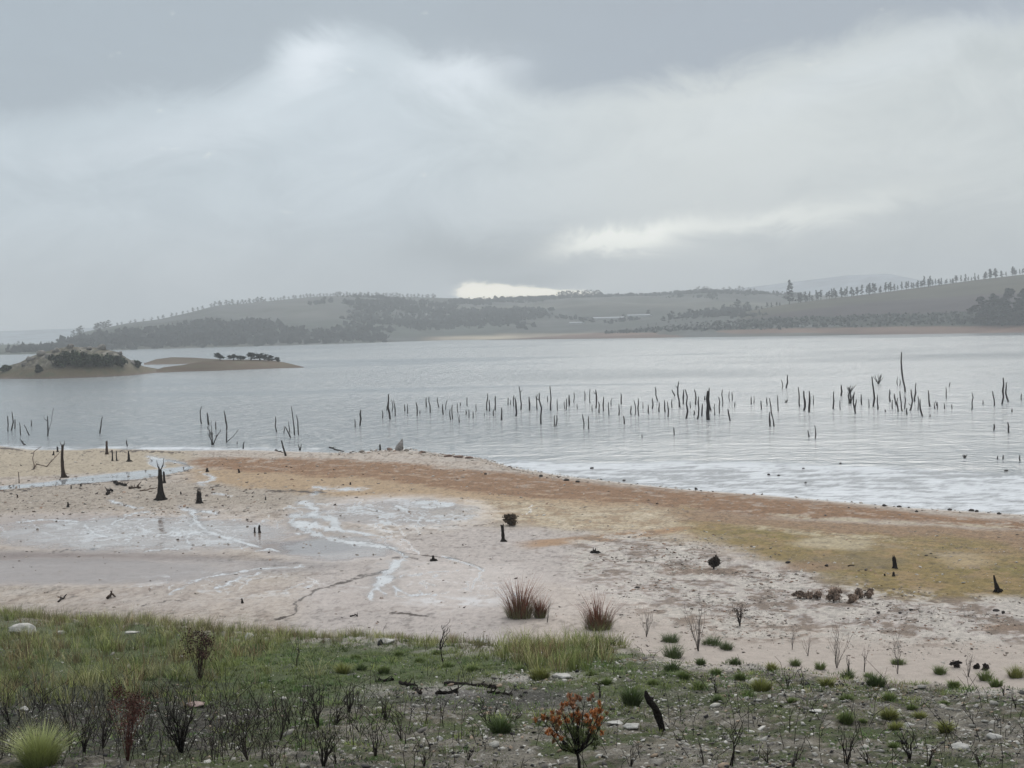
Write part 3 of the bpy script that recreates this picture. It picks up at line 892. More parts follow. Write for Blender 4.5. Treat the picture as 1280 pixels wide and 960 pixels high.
RA = [(20, 441), (56, 438), (76, 430), (90, 421), (100, 416), (120, 412), (160, 404), (200, 399), (240, 390), (270, 382), (300, 380), (340, 376), (390, 371), (440, 369), (500, 371), (540, 372), (600, 374), (660, 373), (700, 372), (740, 371), (770, 370), (800, 369), (850, 366), (880, 364), (920, 364), (960, 366), (1000, 368), (1100, 372), (1300, 380)]
SA = [(20, 442), (60, 441), (100, 439), (200, 436), (400, 430.5), (560, 425), (740, 423), (1000, 420), (1300, 414)]


def paint_a(P, s, V):
    n = len(s)
    c = np.tile(np.array([.074, .079, .076]), (n, 1))
    n1 = fbm(V[:, 0] * 0.004, V[:, 1] * 0.004, 3); n2 = fbm(V[:, 0] * 0.02, V[:, 1] * 0.02, 3)
    c = mixm(c, ss(n1, -0.1, 0.3), [.10, .102, .09]); c = mixm(c, ss(n1, -0.05, -0.3), [.055, .06, .055])
    c = mixm(c, ss(n2, 0.0, 0.3) * .6, [.05, .06, .045])
    c = mixm(c, P.band([(60, 412), (300, 402), (500, 398), (640, 402)], [(60, 440), (300, 424), (500, 424), (640, 422)], 3, 4), [.06, .07, .06])
    c = mixm(c, P.band([(560, 385), (760, 378), (1300, 380)], [(560, 392), (760, 384), (1300, 388)], 2, 2) * .7, [.12, .12, .10])
    c = mixm(c, P.band([(600, 396), (760, 390), (1300, 394)], [(600, 400), (760, 396), (1300, 400)], 2, 3) * .7, [.05, .06, .05])
    c = mixm(c, P.band([(530, 421), (580, 419), (640, 418), (760, 416)], [(530, 427), (760, 425)], 1, 1, ends=12), [.24, .20, .15])
    c = mixm(c, P.ell(605, 422, 50, 2.5, .3, .2), [.36, .31, .23])
    return c
topA = hill('hills', 'long misty hill across the lake with fields and tree lines', 20, 1300, RA, SA, [(60, 1200), (300, 1450), (700, 1700), (1300, 1950)], 620, 40, paint_a, 10)

RB = [(600, 424), (660, 421), (700, 419), (740, 416), (800, 410), (860, 402), (900, 396), (940, 388), (985, 380), (1040, 373), (1100, 366), (1160, 358), (1220, 350), (1280, 343), (1500, 325)]
SB = [(600, 425), (640, 424.5), (740, 423.5), (960, 420), (1100, 418), (1280, 415.5), (1500, 412)]


def paint_b(P, s, V):
    n = len(s)
    c = np.tile(np.array([.052, .048, .031]), (n, 1))
    n2 = fbm(V[:, 0] * 0.02, V[:, 1] * 0.02, 3)
    c = mixm(c, ss(n2, 0.0, 0.3) * .4, [.072, .064, .04])
    # ploughed field, purple brown
    c = mixm(c, P.band([(900, 404), (1000, 388), (1100, 377), (1180, 372), (1280, 366), (1600, 350)], [(900, 408), (1000, 398), (1100, 394), (1280, 388), (1600, 380)], 1.5, 1.5), [.038, .030, .031])
    # scrub belt above the beach
    c = mixm(c, P.band([(600, 416), (800, 408), (860, 405), (960, 398), (1100, 393), (1280, 388), (1600, 382)], [(600, 420), (800, 415), (960, 411), (1280, 406), (1600, 400)], 1.5, 2), [.022, .03, .022])
    c = mixm(c, P.band([(860, 409), (960, 407), (1060, 405)], [(860, 412), (960, 410), (1060, 408)], 1, 1), [.10, .11, .11])
    c = mixm(c, P.band([(600, 421), (740, 417), (960, 411), (1100, 409), (1280, 406.5), (1600, 402)], [(600, 430), (1600, 430)], .8, .8), [.155, .10, .075])
    c = mixm(c, P.band([(600, 422), (740, 421), (960, 417), (1280, 413), (1600, 408)], [(600, 430), (1600, 430)], .8, .8) * .7, [.13, .085, .068])
    return c
topB = hill('hillside', 'nearer hillside on the right with ploughed field above a reddish beach', 600, 1500, RB, SB, [(600, 900), (900, 980), (1280, 1100), (1500, 1150)], 520, 60, paint_b, 4, bulge=0.25)

topL = hill('lowland', 'faint low wooded shore at the far left edge of the lake', -500, 120, [(-500, 426), (-200, 428), (0, 431), (30, 430), (60, 431), (90, 436), (120, 440)], [(-500, 448), (0, 443.5), (120, 441)], [(-500, 1300), (120, 1300)], 160, 10,
            lambda P, s, V: np.tile(np.array([.06, .07, .055]), (len(s), 1)), 2)
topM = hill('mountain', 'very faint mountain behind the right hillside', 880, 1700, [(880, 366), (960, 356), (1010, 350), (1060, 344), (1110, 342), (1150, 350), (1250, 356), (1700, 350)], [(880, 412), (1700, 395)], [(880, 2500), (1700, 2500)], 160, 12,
            lambda P, s, V: np.tile(np.array([.30, .33, .36]), (len(s), 1)), 6, shore_d=2150)  # raised pale albedo paints in haze, so the mountain fades into the sky
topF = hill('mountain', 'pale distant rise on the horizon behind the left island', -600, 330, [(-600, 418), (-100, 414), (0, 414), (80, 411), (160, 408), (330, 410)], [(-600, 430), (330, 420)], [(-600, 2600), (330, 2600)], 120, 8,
            lambda P, s, V: np.tile(np.array([.26, .30, .33]), (len(s), 1)), 6, shore_d=2300)  # haze painted into the pale blue colour of the rise


def build_haze():
    me = bpy.data.meshes.new('haze')
    x0, x1, y0, y1, z0, z1 = -3400, 4100, -60, 3000, -40, 120
    V = [(x, y, z) for x in (x0, x1) for y in (y0, y1) for z in (z0, z1)]
    F = [(0, 1, 3, 2), (4, 6, 7, 5), (0, 4, 5, 1), (2, 3, 7, 6), (0, 2, 6, 4), (1, 5, 7, 3)]
    me.from_pydata(V, [], F); me.update()
    m = bpy.data.materials.new('haze'); m.use_nodes = True
    N, L = m.node_tree.nodes, m.node_tree.links; N.clear()
    v = N.new('ShaderNodeVolumePrincipled'); v.inputs['Density'].default_value = HAZE
    v.inputs['Color'].default_value = (0.82, 0.84, 0.855, 1); v.inputs['Anisotropy'].default_value = 0.0
    o = N.new('ShaderNodeOutputMaterial'); L.new(v.outputs[0], o.inputs['Volume'])
    me.materials.append(m)
    ob = bpy.data.objects.new('haze', me); COL.objects.link(ob)
    tag(ob, 'thin grey rain haze over the lake', kind='stuff')
HAZE = 0.00052
build_haze()
# ------------------------------------------------------------------ island and sand spit
def foliage(mb, c, rad, n, size, col, var=0.35, seed=0, shape=None, clumps=0, flat=0.0):
    """leaf-clump faces spread through a lumpy volume"""
    rg = np.random.default_rng(seed)
    c = np.asarray(c, float); rad = np.asarray(rad, float) * np.ones(3)
    if clumps:
        cc = rg.normal(size=(clumps, 3)); cc /= np.linalg.norm(cc, axis=1, keepdims=True)
        cc *= rg.uniform(0.35, 0.85, (clumps, 1)); cs = rg.uniform(0.25, 0.5, clumps)
        k = rg.integers(0, clumps, n)
        p = cc[k] + rg.normal(size=(n, 3)) * 0.5 * cs[k][:, None]
        tone = rg.uniform(1 - var, 1 + var, clumps)[k]
    else:
        p = rg.normal(size=(n, 3)); p /= np.linalg.norm(p, axis=1, keepdims=True)
        p *= rg.uniform(0.3, 1, (n, 1)) ** 0.5; tone = np.ones(n)
    if shape is not None: p, tone = shape(p, tone)
    p = c + p * rad
    a = rg.normal(size=(n, 3)); a /= np.linalg.norm(a, axis=1, keepdims=True)
    b = np.cross(a, rg.normal(size=(n, 3))); b /= np.linalg.norm(b, axis=1, keepdims=True)
    if flat:
        a[:, 2] *= 1 - flat; b[:, 2] *= 1 - flat
    s_ = size * rg.uniform(0.5, 1.3, (n, 1))
    V = np.stack([p - a * s_, p + b * s_ * 0.6, p + a * s_, p - b * s_ * 0.6], 1).reshape(-1, 3)
    i = np.arange(n) * 4
    T = np.vstack([np.stack([i, i + 1, i + 2], 1), np.stack([i, i + 2, i + 3], 1)])
    cl = np.asarray(col)[None] * (tone * rg.uniform(1 - var, 1 + var, n))[:, None]
    mb.add(V, T, None, np.repeat(cl, 4, 0))

RI = [(-120, 466), (-40, 463), (0, 460), (25, 453), (38, 446), (52, 441), (70, 436), (85, 433), (100, 434), (118, 434), (132, 437), (148, 440), (158, 447), (168, 453), (180, 458), (200, 461.5), (206, 464)]
SI = [(-120, 473), (0, 473.5), (60, 473.5), (120, 471.5), (160, 469.5), (190, 466.5), (206, 465)]


def paint_i(P, s, V):
    n = len(s); x, y, z = V.T
    n1 = fbm(x * 0.35, y * 0.35, 3); n2 = fbm(x * 1.2, z * 1.8, 3, 0.6)
    c = np.tile(np.array([.11, .095, .065]), (n, 1))
    c = mixm(c, ss(n2, .05, .3), [.19, .175, .145]); c = mixm(c, ss(n1, 0, .3) * .7, [.07, .075, .04]); c = mixm(c, ss(n2, -.02, -.22), [.06, .055, .045])
    low = ss(z, 2.6, 1.4)
    c = mixm(c, low, [.11, .09, .055]); c = mixm(c, low * ss(n1, 0, .3), [.09, .085, .05]); c = mixm(c, ss(z, .5, .2), [.12, .09, .07])
    return c
topI = hill('island', 'small rocky island with scrub on the left of the lake', -120, 206, RI, SI, [(-120, 296), (206, 304)], 330, 46, paint_i, 1.3, back=0.9, gap=9, noise_scale=0.35, mat=M_ROCK)

RS = [(192, 463), (205, 459), (230, 456), (255, 451), (280, 449.5), (320, 449.5), (345, 451), (360, 454), (372, 457), (380, 459)]
SS_ = [(192, 466), (230, 464.5), (270, 463.5), (330, 461), (380, 459.5)]


def paint_s(P, s, V):
    n = len(s); x, y, z = V.T
    n1 = fbm(x * 0.3, y * 0.3, 3)
    c = np.tile(np.array([.105, .08, .058]), (n, 1))
    c = mixm(c, ss(n1, -.1, .25), [.11, .095, .065]); c = mixm(c, ss(z, .4, .1), [.12, .09, .07])
    return c
topS = hill('spit', 'low brown sand spit running right from the rocky island', 192, 380, RS, SS_, [(192, 312), (345, 338), (380, 319)], 190, 20, paint_s, 0.2, back=0.9, gap=2, noise_scale=0.2)
topS2 = hill('sandbar', 'low sandbar behind a bright pool beside the rocky island', 180, 300, [(180, 455), (195, 449), (215, 446.5), (240, 447), (270, 449), (300, 452)], [(180, 456), (226, 455), (300, 453)], [(180, 372), (300, 380)], 120, 14, paint_s, 0.1, back=0.9, gap=20, noise_scale=0.2)


def on_top(top, px, s_):
    X, Y, Z, s, uu = top.grid
    a = int(np.clip(np.searchsorted(uu, px), 0, len(uu) - 1)); k = int(np.argmin(np.abs(s - s_)))
    return np.array([X[k, a], Y[k, a], Z[k, a]])


def surf(top, px, py):
    """grid point of a hill nearest a photo pixel, seen from the front"""
    X, Y, Z, s, uu = top.grid
    k1 = int(np.argmin(np.abs(s - 1)))
    P_ = np.stack([X[:k1 + 1].ravel(), Y[:k1 + 1].ravel(), Z[:k1 + 1].ravel()], 1)
    u, v = proj(P_)
    i = int(np.argmin((u - px) ** 2 + (v - py) ** 2))
    return P_[i]

# boulders of the island
BI = [(127, 436, 6, 'big round grey boulder on the crest of the island'), (88, 435, 5, 'pale boulder on the left half of the island crest'), (70, 439, 5, 'boulder left of the dark scrub near the island crest'),
      (52, 444, 6, 'angular boulder on the left slope of the island'), (38, 450, 5, 'low boulder at the left foot of the island slope'), (30, 456, 4, 'small boulder near the left end of the island'), (61, 447, 5, 'boulder touching the left edge of the island scrub'),
      (150, 443, 4, 'boulder right of the dark scrub on the island'), (165, 454, 4, 'low boulder at the right end of the island'), (112, 437, 4, 'flat boulder between the crest scrub and the round boulder')]
for k, (px, py, r, lb) in enumerate(BI):
    p = surf(topI, px, py); mb = MB(); q = r * mpp(p)
    V, F = rock_geo(p + [0, 0, 0.2 * q], (q, q, q * 0.85), 3, 40 + k, 0.4)
    mb.add(V, F, None, [.18, .165, .145])
    tag(centre(mb.obj('boulder', M_ROCK)), lb, 'boulder', 'boulders of the rocky island')
# scrub of the island
SI_ = [(72, 452, 11, 12, 'leftmost dark bush of the island scrub'), (88, 449, 13, 15, 'second dark bush from the left in the island scrub'), (104, 451, 12, 14, 'dark bush in the middle of the island scrub'), (120, 452, 12, 13, 'dark bush of the island scrub below the round boulder'), (136, 452, 12, 12, 'dark bush right of the round boulder on the island'), (150, 452, 9, 10, 'rightmost dark bush of the island scrub'),
       (48, 462, 5, 7, 'small dark bush below the left slope of the island'), (8, 460, 7, 6, 'lone small bush near the left frame edge on the island'), (170, 456, 5, 6, 'small bush at the right tail of the island')]
for k, (px, py, w, h, lb) in enumerate(SI_):
    p = surf(topI, px, py + h * 0.45); q = mpp(p)
    root = empty('bush', p - [0, 0, .1], lb, 'bush', 'dark scrub on the rocky island'); root['_o'] = [float(t) for t in p - [0, 0, .1]]
    mb = MB()
    foliage(mb, p + [0, 0, h * q * 0.5], (w * q * 1.0, w * q * 0.9, h * q * 0.68), 1500, 0.26, [.034, .046, .026], .5, 60 + k, None, 14)
    mb.obj('crown', M_FARLEAF, root)
    mb = MB()
    for _ in range(5):
        e = p + [RNG.uniform(-.5, .5) * w * q, RNG.uniform(-.4, .4), h * q * .6]
        mb.tube([p - [0, 0, .2], (p + e) / 2 + RNG.normal(size=3) * .1, e], [.09, .06, .03], 4, [.05, .045, .04])
    mb.obj('stem', M_WOOD, root)
# flat-topped trees on the spit
ST_ = [(275, 449.5, 10, 8, 'round-crowned tree standing alone at the left of the spit trees'), (291, 450, 10, 7, 'first low tree right of the lone round tree on the spit'), (301, 450, 8, 5, 'smallest tree of the row in the middle of the spit'), (313, 450, 13, 9, 'tallest flat-topped tree of the spit'),
       (325, 450.5, 12, 8, 'flat-topped tree just right of the tallest one on the spit'), (336, 451, 9, 6, 'low spreading tree right of the flat-topped pair on the spit'), (347, 451.5, 5, 5, 'tiny last tree at the right tip of the spit')]
for k, (px, py, w, h, lb) in enumerate(ST_):
    p = on_top(topS, px, 0.9); q = mpp(p)
    root = empty('tree', p - [0, 0, .1], lb, 'tree', 'low trees on the sand spit'); root['_o'] = [float(t) for t in p - [0, 0, .1]]
    mb = MB(); z1 = h * q * 1.15
    for m_ in range(3):
        foliage(mb, p + [RNG.uniform(-.25, .25) * w * q, RNG.uniform(-.3, .3), z1 * (0.38 + .2 * m_)], (w * q * (.85 - .15 * m_), w * q * 0.55, h * q * 0.3), 380, 0.2, [.035, .042, .03], .35, 90 + 5 * k + m_, None, 5, 0.4)
    mb.obj('crown', M_FARLEAF, root)
    mb = MB()
    for m_ in range(3):
        e = p + [RNG.uniform(-.35, .35) * w * q, RNG.uniform(-.3, .3), z1 * .75]
        mb.tube([p - [0, 0, .2], p * .6 + e * .4 + RNG.normal(size=3) * .06, e], [.11, .08, .03], 4, [.05, .045, .04])
    mb.obj('trunk', M_WOOD, root)

# ------------------------------------------------------------------ trees on the hills
def pine_proto(name, seed, h, wr, lo, style):
    """returns (trunk mesh, crown mesh) with the base at the origin"""
    rg = np.random.default_rng(seed)
    t = MB(); t.tube([[0, 0, -1], [rg.normal() * .1, 0, h * .5], [rg.normal() * .2, 0, h * .97]], [h * .022, h * .016, h * .004], 5, [.06, .052, .045])
    for _ in range(8):
        z = h * rg.uniform(lo, .9); a = rg.uniform(0, 6.28); l = wr * rg.uniform(.4, .9)
        t.tube([[0, 0, z], [math.cos(a) * l, math.sin(a) * l, z + l * .25]], [h * .007, h * .003], 3, [.06, .052, .045])
    c = MB(); n = 16 if style == 'pine' else 12
    for k in range(n):
        f = (k + .5) / n; z = h * (lo + (1 - lo) * f)
        w = wr * (1.05 - 0.75 * f) * rg.uniform(.55, 1.15) if style == 'pine' else wr * math.sin(math.pi * (0.12 + 0.8 * f)) * rg.uniform(.7, 1.1)
        a = rg.uniform(0, 6.28); o = w * .45
        foliage(c, [math.cos(a) * o, math.sin(a) * o, z], (w * .7, w * .7, h * (1 - lo) / n * 1.1), 34 if style != 'dense' else 130, h * (.048 if style != 'dense' else .06), [.03, .038, .028], .35, seed * 50 + k, None, 3, .2)
    tm = t.obj('trunk', M_WOOD); cm = c.obj('crown', M_FARLEAF)
    a, b = tm.data, cm.data
    bpy.data.objects.remove(tm); bpy.data.objects.remove(cm)
    return a, b


def tree_from(meshes, name, p, sc, rz, label, cat, group, sx=1.0):
    r = empty(name, p, label, cat, group)
    r.scale = (sc * sx, sc * sx, sc); r.rotation_euler.z = rz
    for me, nm in zip(meshes, ('trunk', 'crown')):
        o = bpy.data.objects.new(nm, me); COL.objects.link(o); o.parent = r
    return r
PINES = [pine_proto('p', 200 + k, 10.0, 2.1, (.28, .35, .22, .4)[k], 'pine') for k in range(4)]
DENSE = [pine_proto('d', 245 + k, 10.0, 3.2, .06, 'dense') for k in range(3)]
LEAFY = [pine_proto('l', 230 + k, 10.0, 2.6, .22, 'leafy') for k in range(4)]
rg = np.random.default_rng(77)
# the lone tall pine
big = pine_proto('b', 260, 18.0, 5.6, .12, 'pine')
p = on_top(topB, 986, 0.97); tree_from(big, 'pine_tree', p, 30 * mpp(p) / 18, 0.3, 'tall dark pine standing apart at the left end of the ridge-top row', 'pine tree', 'pines on the right hillside')
x_ = 997.0; i = 0
gaps = {1022: 5, 1058: 3, 1163: 3, 1175: 3, 1220: 5, 1240: 3}
while x_ < 1420 and i < 175:
    p = on_top(topB, x_, 0.985)
    hh = rg.uniform(7.5, 15) * (1.0 if x_ < 1160 else 0.95)
    if 1165 < x_ < 1220: hh *= .75
    tree_from(PINES[rg.integers(4)], 'pine_tree', p + [0, rg.uniform(-6, 6), -0.3], hh * mpp(p) / 10, rg.uniform(0, 6), f'{nth(i)} small pine right of the tall pine in the ridge-top row', 'pine tree', 'ridge-top row of pines', rg.uniform(.8, 1.7))
    x_ += rg.choice([1.4, 2.4, 3.4, 4.2]) + (4 if rg.random() < .05 else 0); i += 1
# conifers stepping down the shoulder, left of the tall pine
i = 0; x_ = 974.0
while x_ > 800:
    p = on_top(topB, x_, 0.97)
    hh = rg.uniform(4.5, 9) * (1 if x_ > 880 else .7)
    tree_from(PINES[rg.integers(4)], 'conifer', p - [0, 0, .5], hh * mpp(p) / 10, rg.uniform(0, 6), f'{nth(i)} conifer left of the tall pine, down the shoulder of the hillside', 'conifer', 'conifers stepping down the hillside shoulder', 1.7)
    x_ -= rg.uniform(3.5, 8.5); i += 1
# big dark trees at the right frame edge
for k, (px, py, h, w) in enumerate([(1226, 405, 33, 30), (1243, 405, 36, 30), (1262, 405, 44, 34), (1281, 405, 42, 34), (1252, 407, 26, 30), (1236, 407, 24, 28), (1275, 407, 30, 32), (1305, 404, 44, 36)]):
    p = surf(topB, px, py)
    tree_from(DENSE[k % 3], 'tree', p, h * mpp(p) / 10, k * 1.3, f'{nth(k)} big dark tree from the left in the clump by the right edge' if k < 1 else
              ['', 'broad dark tree behind the first one in the right-edge clump', 'tallest dark tree of the clump by the right edge', 'tall dark tree cut by the right frame edge', 'lower dark tree in front of the tallest one by the right edge', 'low dark tree at the left front of the right-edge clump', 'low dark tree in front of the one cut by the frame', 'dark tree beyond the right frame edge'][k], 'tree', 'dark tree clump by the right edge', w / h / .6)
# skyline trees of the far hill
i = 0
for lo, hi, st, h0, h1, nm in ((92, 100, 4, 6, 9, 'at the far left tip of the long hill'), (118, 136, 3.4, 4, 8, 'in the clump left of the slope'), (145, 265, 8, 2, 4.5, 'scattered along the left slope skyline'),
                               (268, 335, 4, 2.5, 6, 'in the tree line left of the hill summit'), (338, 545, 4.2, 2, 4.5, 'along the summit of the long hill'), (585, 670, 9, 1.5, 3, 'below the bright gap on the skyline'),
                               (698, 748, 3.2, 5, 8.5, 'in the tall clump right of the bright gap'), (872, 945, 6, 2.5, 6, 'on the skyline behind the hillside shoulder')):
    x_ = lo; j = 0
    while x_ < hi:
        p = on_top(topA, x_, 1.0); hh = rg.uniform(h0, h1)
        tree_from([LEAFY[rg.integers(4)][1]], 'tree', p - [0, 0, (.3 * hh + .5) * mpp(p)], (hh * 1.25 + 1.5) * mpp(p) / 10, rg.uniform(0, 6), f'{nth(j)} misty tree from the left {nm}', 'tree', 'misty skyline trees of the long hill', 1.9).children[0].name = 'crown'
        x_ += st * rg.uniform(.6, 1.4); j += 1; i += 1
for k, (px, py, h) in enumerate([(840, 398, 9), (850, 397, 8), (862, 395, 9), (873, 396, 8), (830, 401, 7), (728, 404, 6), (741, 403, 7), (779, 395, 5), (810, 394, 6), (905, 388, 9), (921, 386, 10), (935, 384, 8)]):
    p = surf(topA, px, py)
    tree_from([DENSE[k % 3][1]], 'tree', p - [0, 0, 1.5], h * 1.2 * mpp(p) / 10, k, f'{nth([5,0,1,0,0,0,0,0,0,0,0,0][0]) if 0 else nth(k)} misty tree in the fields around the white roofs', 'tree', 'misty trees among the far fields', 1.6)
j = 0
for x_ in np.arange(-160, 82, 6.5):
    p = on_top(topL, x_, 0.98)
    if x_ > -30:
        tree_from([LEAFY[rg.integers(4)][1]], 'tree', p - [0, 0, 1.2], rg.uniform(3, 6.5) * mpp(p) / 10, rg.uniform(0, 6), f'{nth(j)} misty tree from the left on the low far-left shore', 'tree', 'misty trees on the far-left shore', 1.9); j += 1
# scrub belt above the reddish beach (reads as one mass)
mb = MB(); n = 9000
X, Y, Z, s, uu = topB.grid
px = rg.uniform(700, 1500, n); ss_ = rg.uniform(0.05, .75, n)
ia = np.clip(np.searchsorted(uu, px), 0, len(uu) - 1); ka = np.array([int(np.argmin(np.abs(s - q))) for q in ss_])
P_ = np.stack([X[ka, ia], Y[ka, ia], Z[ka, ia]], 1); u_, v_ = proj(P_)
tp = interp(u_, [(600, 416), (800, 409), (860, 405), (960, 399), (1100, 394), (1280, 389), (1600, 383)]); bt = interp(u_, [(600, 420), (800, 416), (960, 411), (1280, 405), (1600, 399)])
ok = (v_ > tp) & (v_ < bt); P_ = P_[ok] + rg.normal(size=(ok.sum(), 3)) * [2.5, 4, .3] + [0, 0, .5]
m_ = len(P_); a = rg.normal(size=(m_, 3)); a /= np.linalg.norm(a, axis=1, keepdims=True); b_ = np.cross(a, rg.normal(size=(m_, 3))); b_ /= np.linalg.norm(b_, axis=1, keepdims=True)
sz = rg.uniform(.5, 1.3, (m_, 1)); V = np.stack([P_ - a * sz * 1.3, P_ + b_ * sz, P_ + a * sz * 1.3, P_ - b_ * sz], 1).reshape(-1, 3); i4 = np.arange(m_) * 4
mb.add(V, None, np.stack([i4, i4 + 1, i4 + 2, i4 + 3], 1), np.repeat(np.array([.022, .030, .021])[None] * rg.uniform(.6, 1.5, (m_, 1)), 4, 0))
tag(mb.obj('scrub', M_FARLEAF), 'dark scrub belt above the reddish far beach', kind='stuff')
# woods and thickets of the far hill, read as one mass
mb = MB(); n = 60000
X, Y, Z, s, uu = topA.grid
px = rg.uniform(20, 1300, n); ss_ = rg.uniform(0.0, .99, n)
ia = np.clip(np.searchsorted(uu, px), 0, len(uu) - 1); ka = np.clip(np.searchsorted(s, ss_), 1, len(s) - 1)
P_ = np.stack([X[ka, ia], Y[ka, ia], Z[ka, ia]], 1)
w_ = fbm(P_[:, 0] * .006, P_[:, 1] * .003, 4, .6, off=14) + .16 * (ss_ < .35)
ok = (w_ > .12) & (rg.uniform(0, 1, n) < .55) & (ss_ < .93) & ((px < 480) | (ss_ > .12)) & ~((px > 690) & (px < 840) & (ss_ > .25) & (ss_ < .75)) & (px < 1000); P_ = P_[ok]; m_ = len(P_)
P_ = P_ + rg.normal(size=(m_, 3)) * [3, 8, .8] + [0, 0, 1.5]
a = rg.normal(size=(m_, 3)); a /= np.linalg.norm(a, axis=1, keepdims=True); b_ = np.cross(a, rg.normal(size=(m_, 3))); b_ /= np.linalg.norm(b_, axis=1, keepdims=True)
sz = rg.uniform(1.2, 2.8, (m_, 1)); a[:, 1] *= .2; b_[:, 1] *= .2; P_[:, 2] -= .6; V = np.stack([P_ - a * sz * 1.2, P_ + b_ * sz, P_ + a * sz * 1.2, P_ - b_ * sz], 1).reshape(-1, 3); i4 = np.arange(m_) * 4
mb.add(V, None, np.stack([i4, i4 + 1, i4 + 2, i4 + 3], 1), np.repeat(np.array([.062, .068, .064])[None] * rg.uniform(.9, 1.12, (m_, 1)), 4, 0))
tag(mb.obj('woods', M_FARLEAF), 'misty woods and thickets on the long far hill', kind='stuff')
# long white greenhouses on the far slope
def greenhouse(u0, u1, py, hpx, label):
    p0, p1 = surf(topA, u0, py), surf(topA, u1, py)
    q = mpp(p0); hh = hpx * q
    z = max(p0[2], p1[2])
    ax = p1 - p0; ax[2] = 0; L_ = np.linalg.norm(ax); ax /= L_; nn = np.array([-ax[1], ax[0], 0])
    root = empty('greenhouse', [p0[0], p0[1], z], label, 'greenhouse', 'white greenhouses on the far slope'); root['_o'] = [float(p0[0]), float(p0[1]), float(z)]
    mb = MB(); rb = MB(); w = hh * 2.5; o = np.array([p0[0], p0[1], z])
    prof = [(0, -2), (0, hh * .6), (w, hh * .6), (w, -2)]
    V = np.array([o + nn * a + np.array([0, 0, b]) for a, b in prof] + [o + ax * L_ + nn * a + np.array([0, 0, b]) for a, b in prof])
    mb.add(V, None, [(0, 1, 5, 4), (3, 7, 6, 2), (0, 3, 2, 1), (4, 5, 6, 7)], [.36, .37, .37]); mb.obj('wall', M_ROCK, root)
    arc = [(w * (.5 - .5 * math.cos(t)), hh * (.602 + .4 * math.sin(t))) for t in np.linspace(0, math.pi, 9)]
    V = np.array([o + nn * a + np.array([0, 0, b]) for a, b in arc] + [o + ax * L_ + nn * a + np.array([0, 0, b]) for a, b in arc])
    rb.add(V, None, [(k, k + 1, k + 10, k + 9) for k in range(8)], [.46, .47, .48]); rb.obj('roof', M_ROCK, root)
greenhouse(741, 780, 400, 3.2, 'longest white greenhouse on the misty far slope')
greenhouse(783, 812, 397, 2.8, 'white greenhouse right of the longest one')
greenhouse(712, 728, 405, 2.4, 'small white greenhouse left of the longest one')
# pale washed-out track down the far hill
mb = MB(); pts = [surf(topA, a, b) + [0, 0, .5] for a, b in ((533, 392), (532.5, 397), (531, 402), (530, 407))]
V = []
for q in pts: V += [q - [.6, 0, 0], q + [.6, 0, 0]]
mb.add(V, None, [(2 * k, 2 * k + 1, 2 * k + 3, 2 * k + 2) for k in range(3)], [.2, .2, .19])
tag(mb.obj('track', M_ROCK), 'short pale track running down the misty far hill', kind='structure')

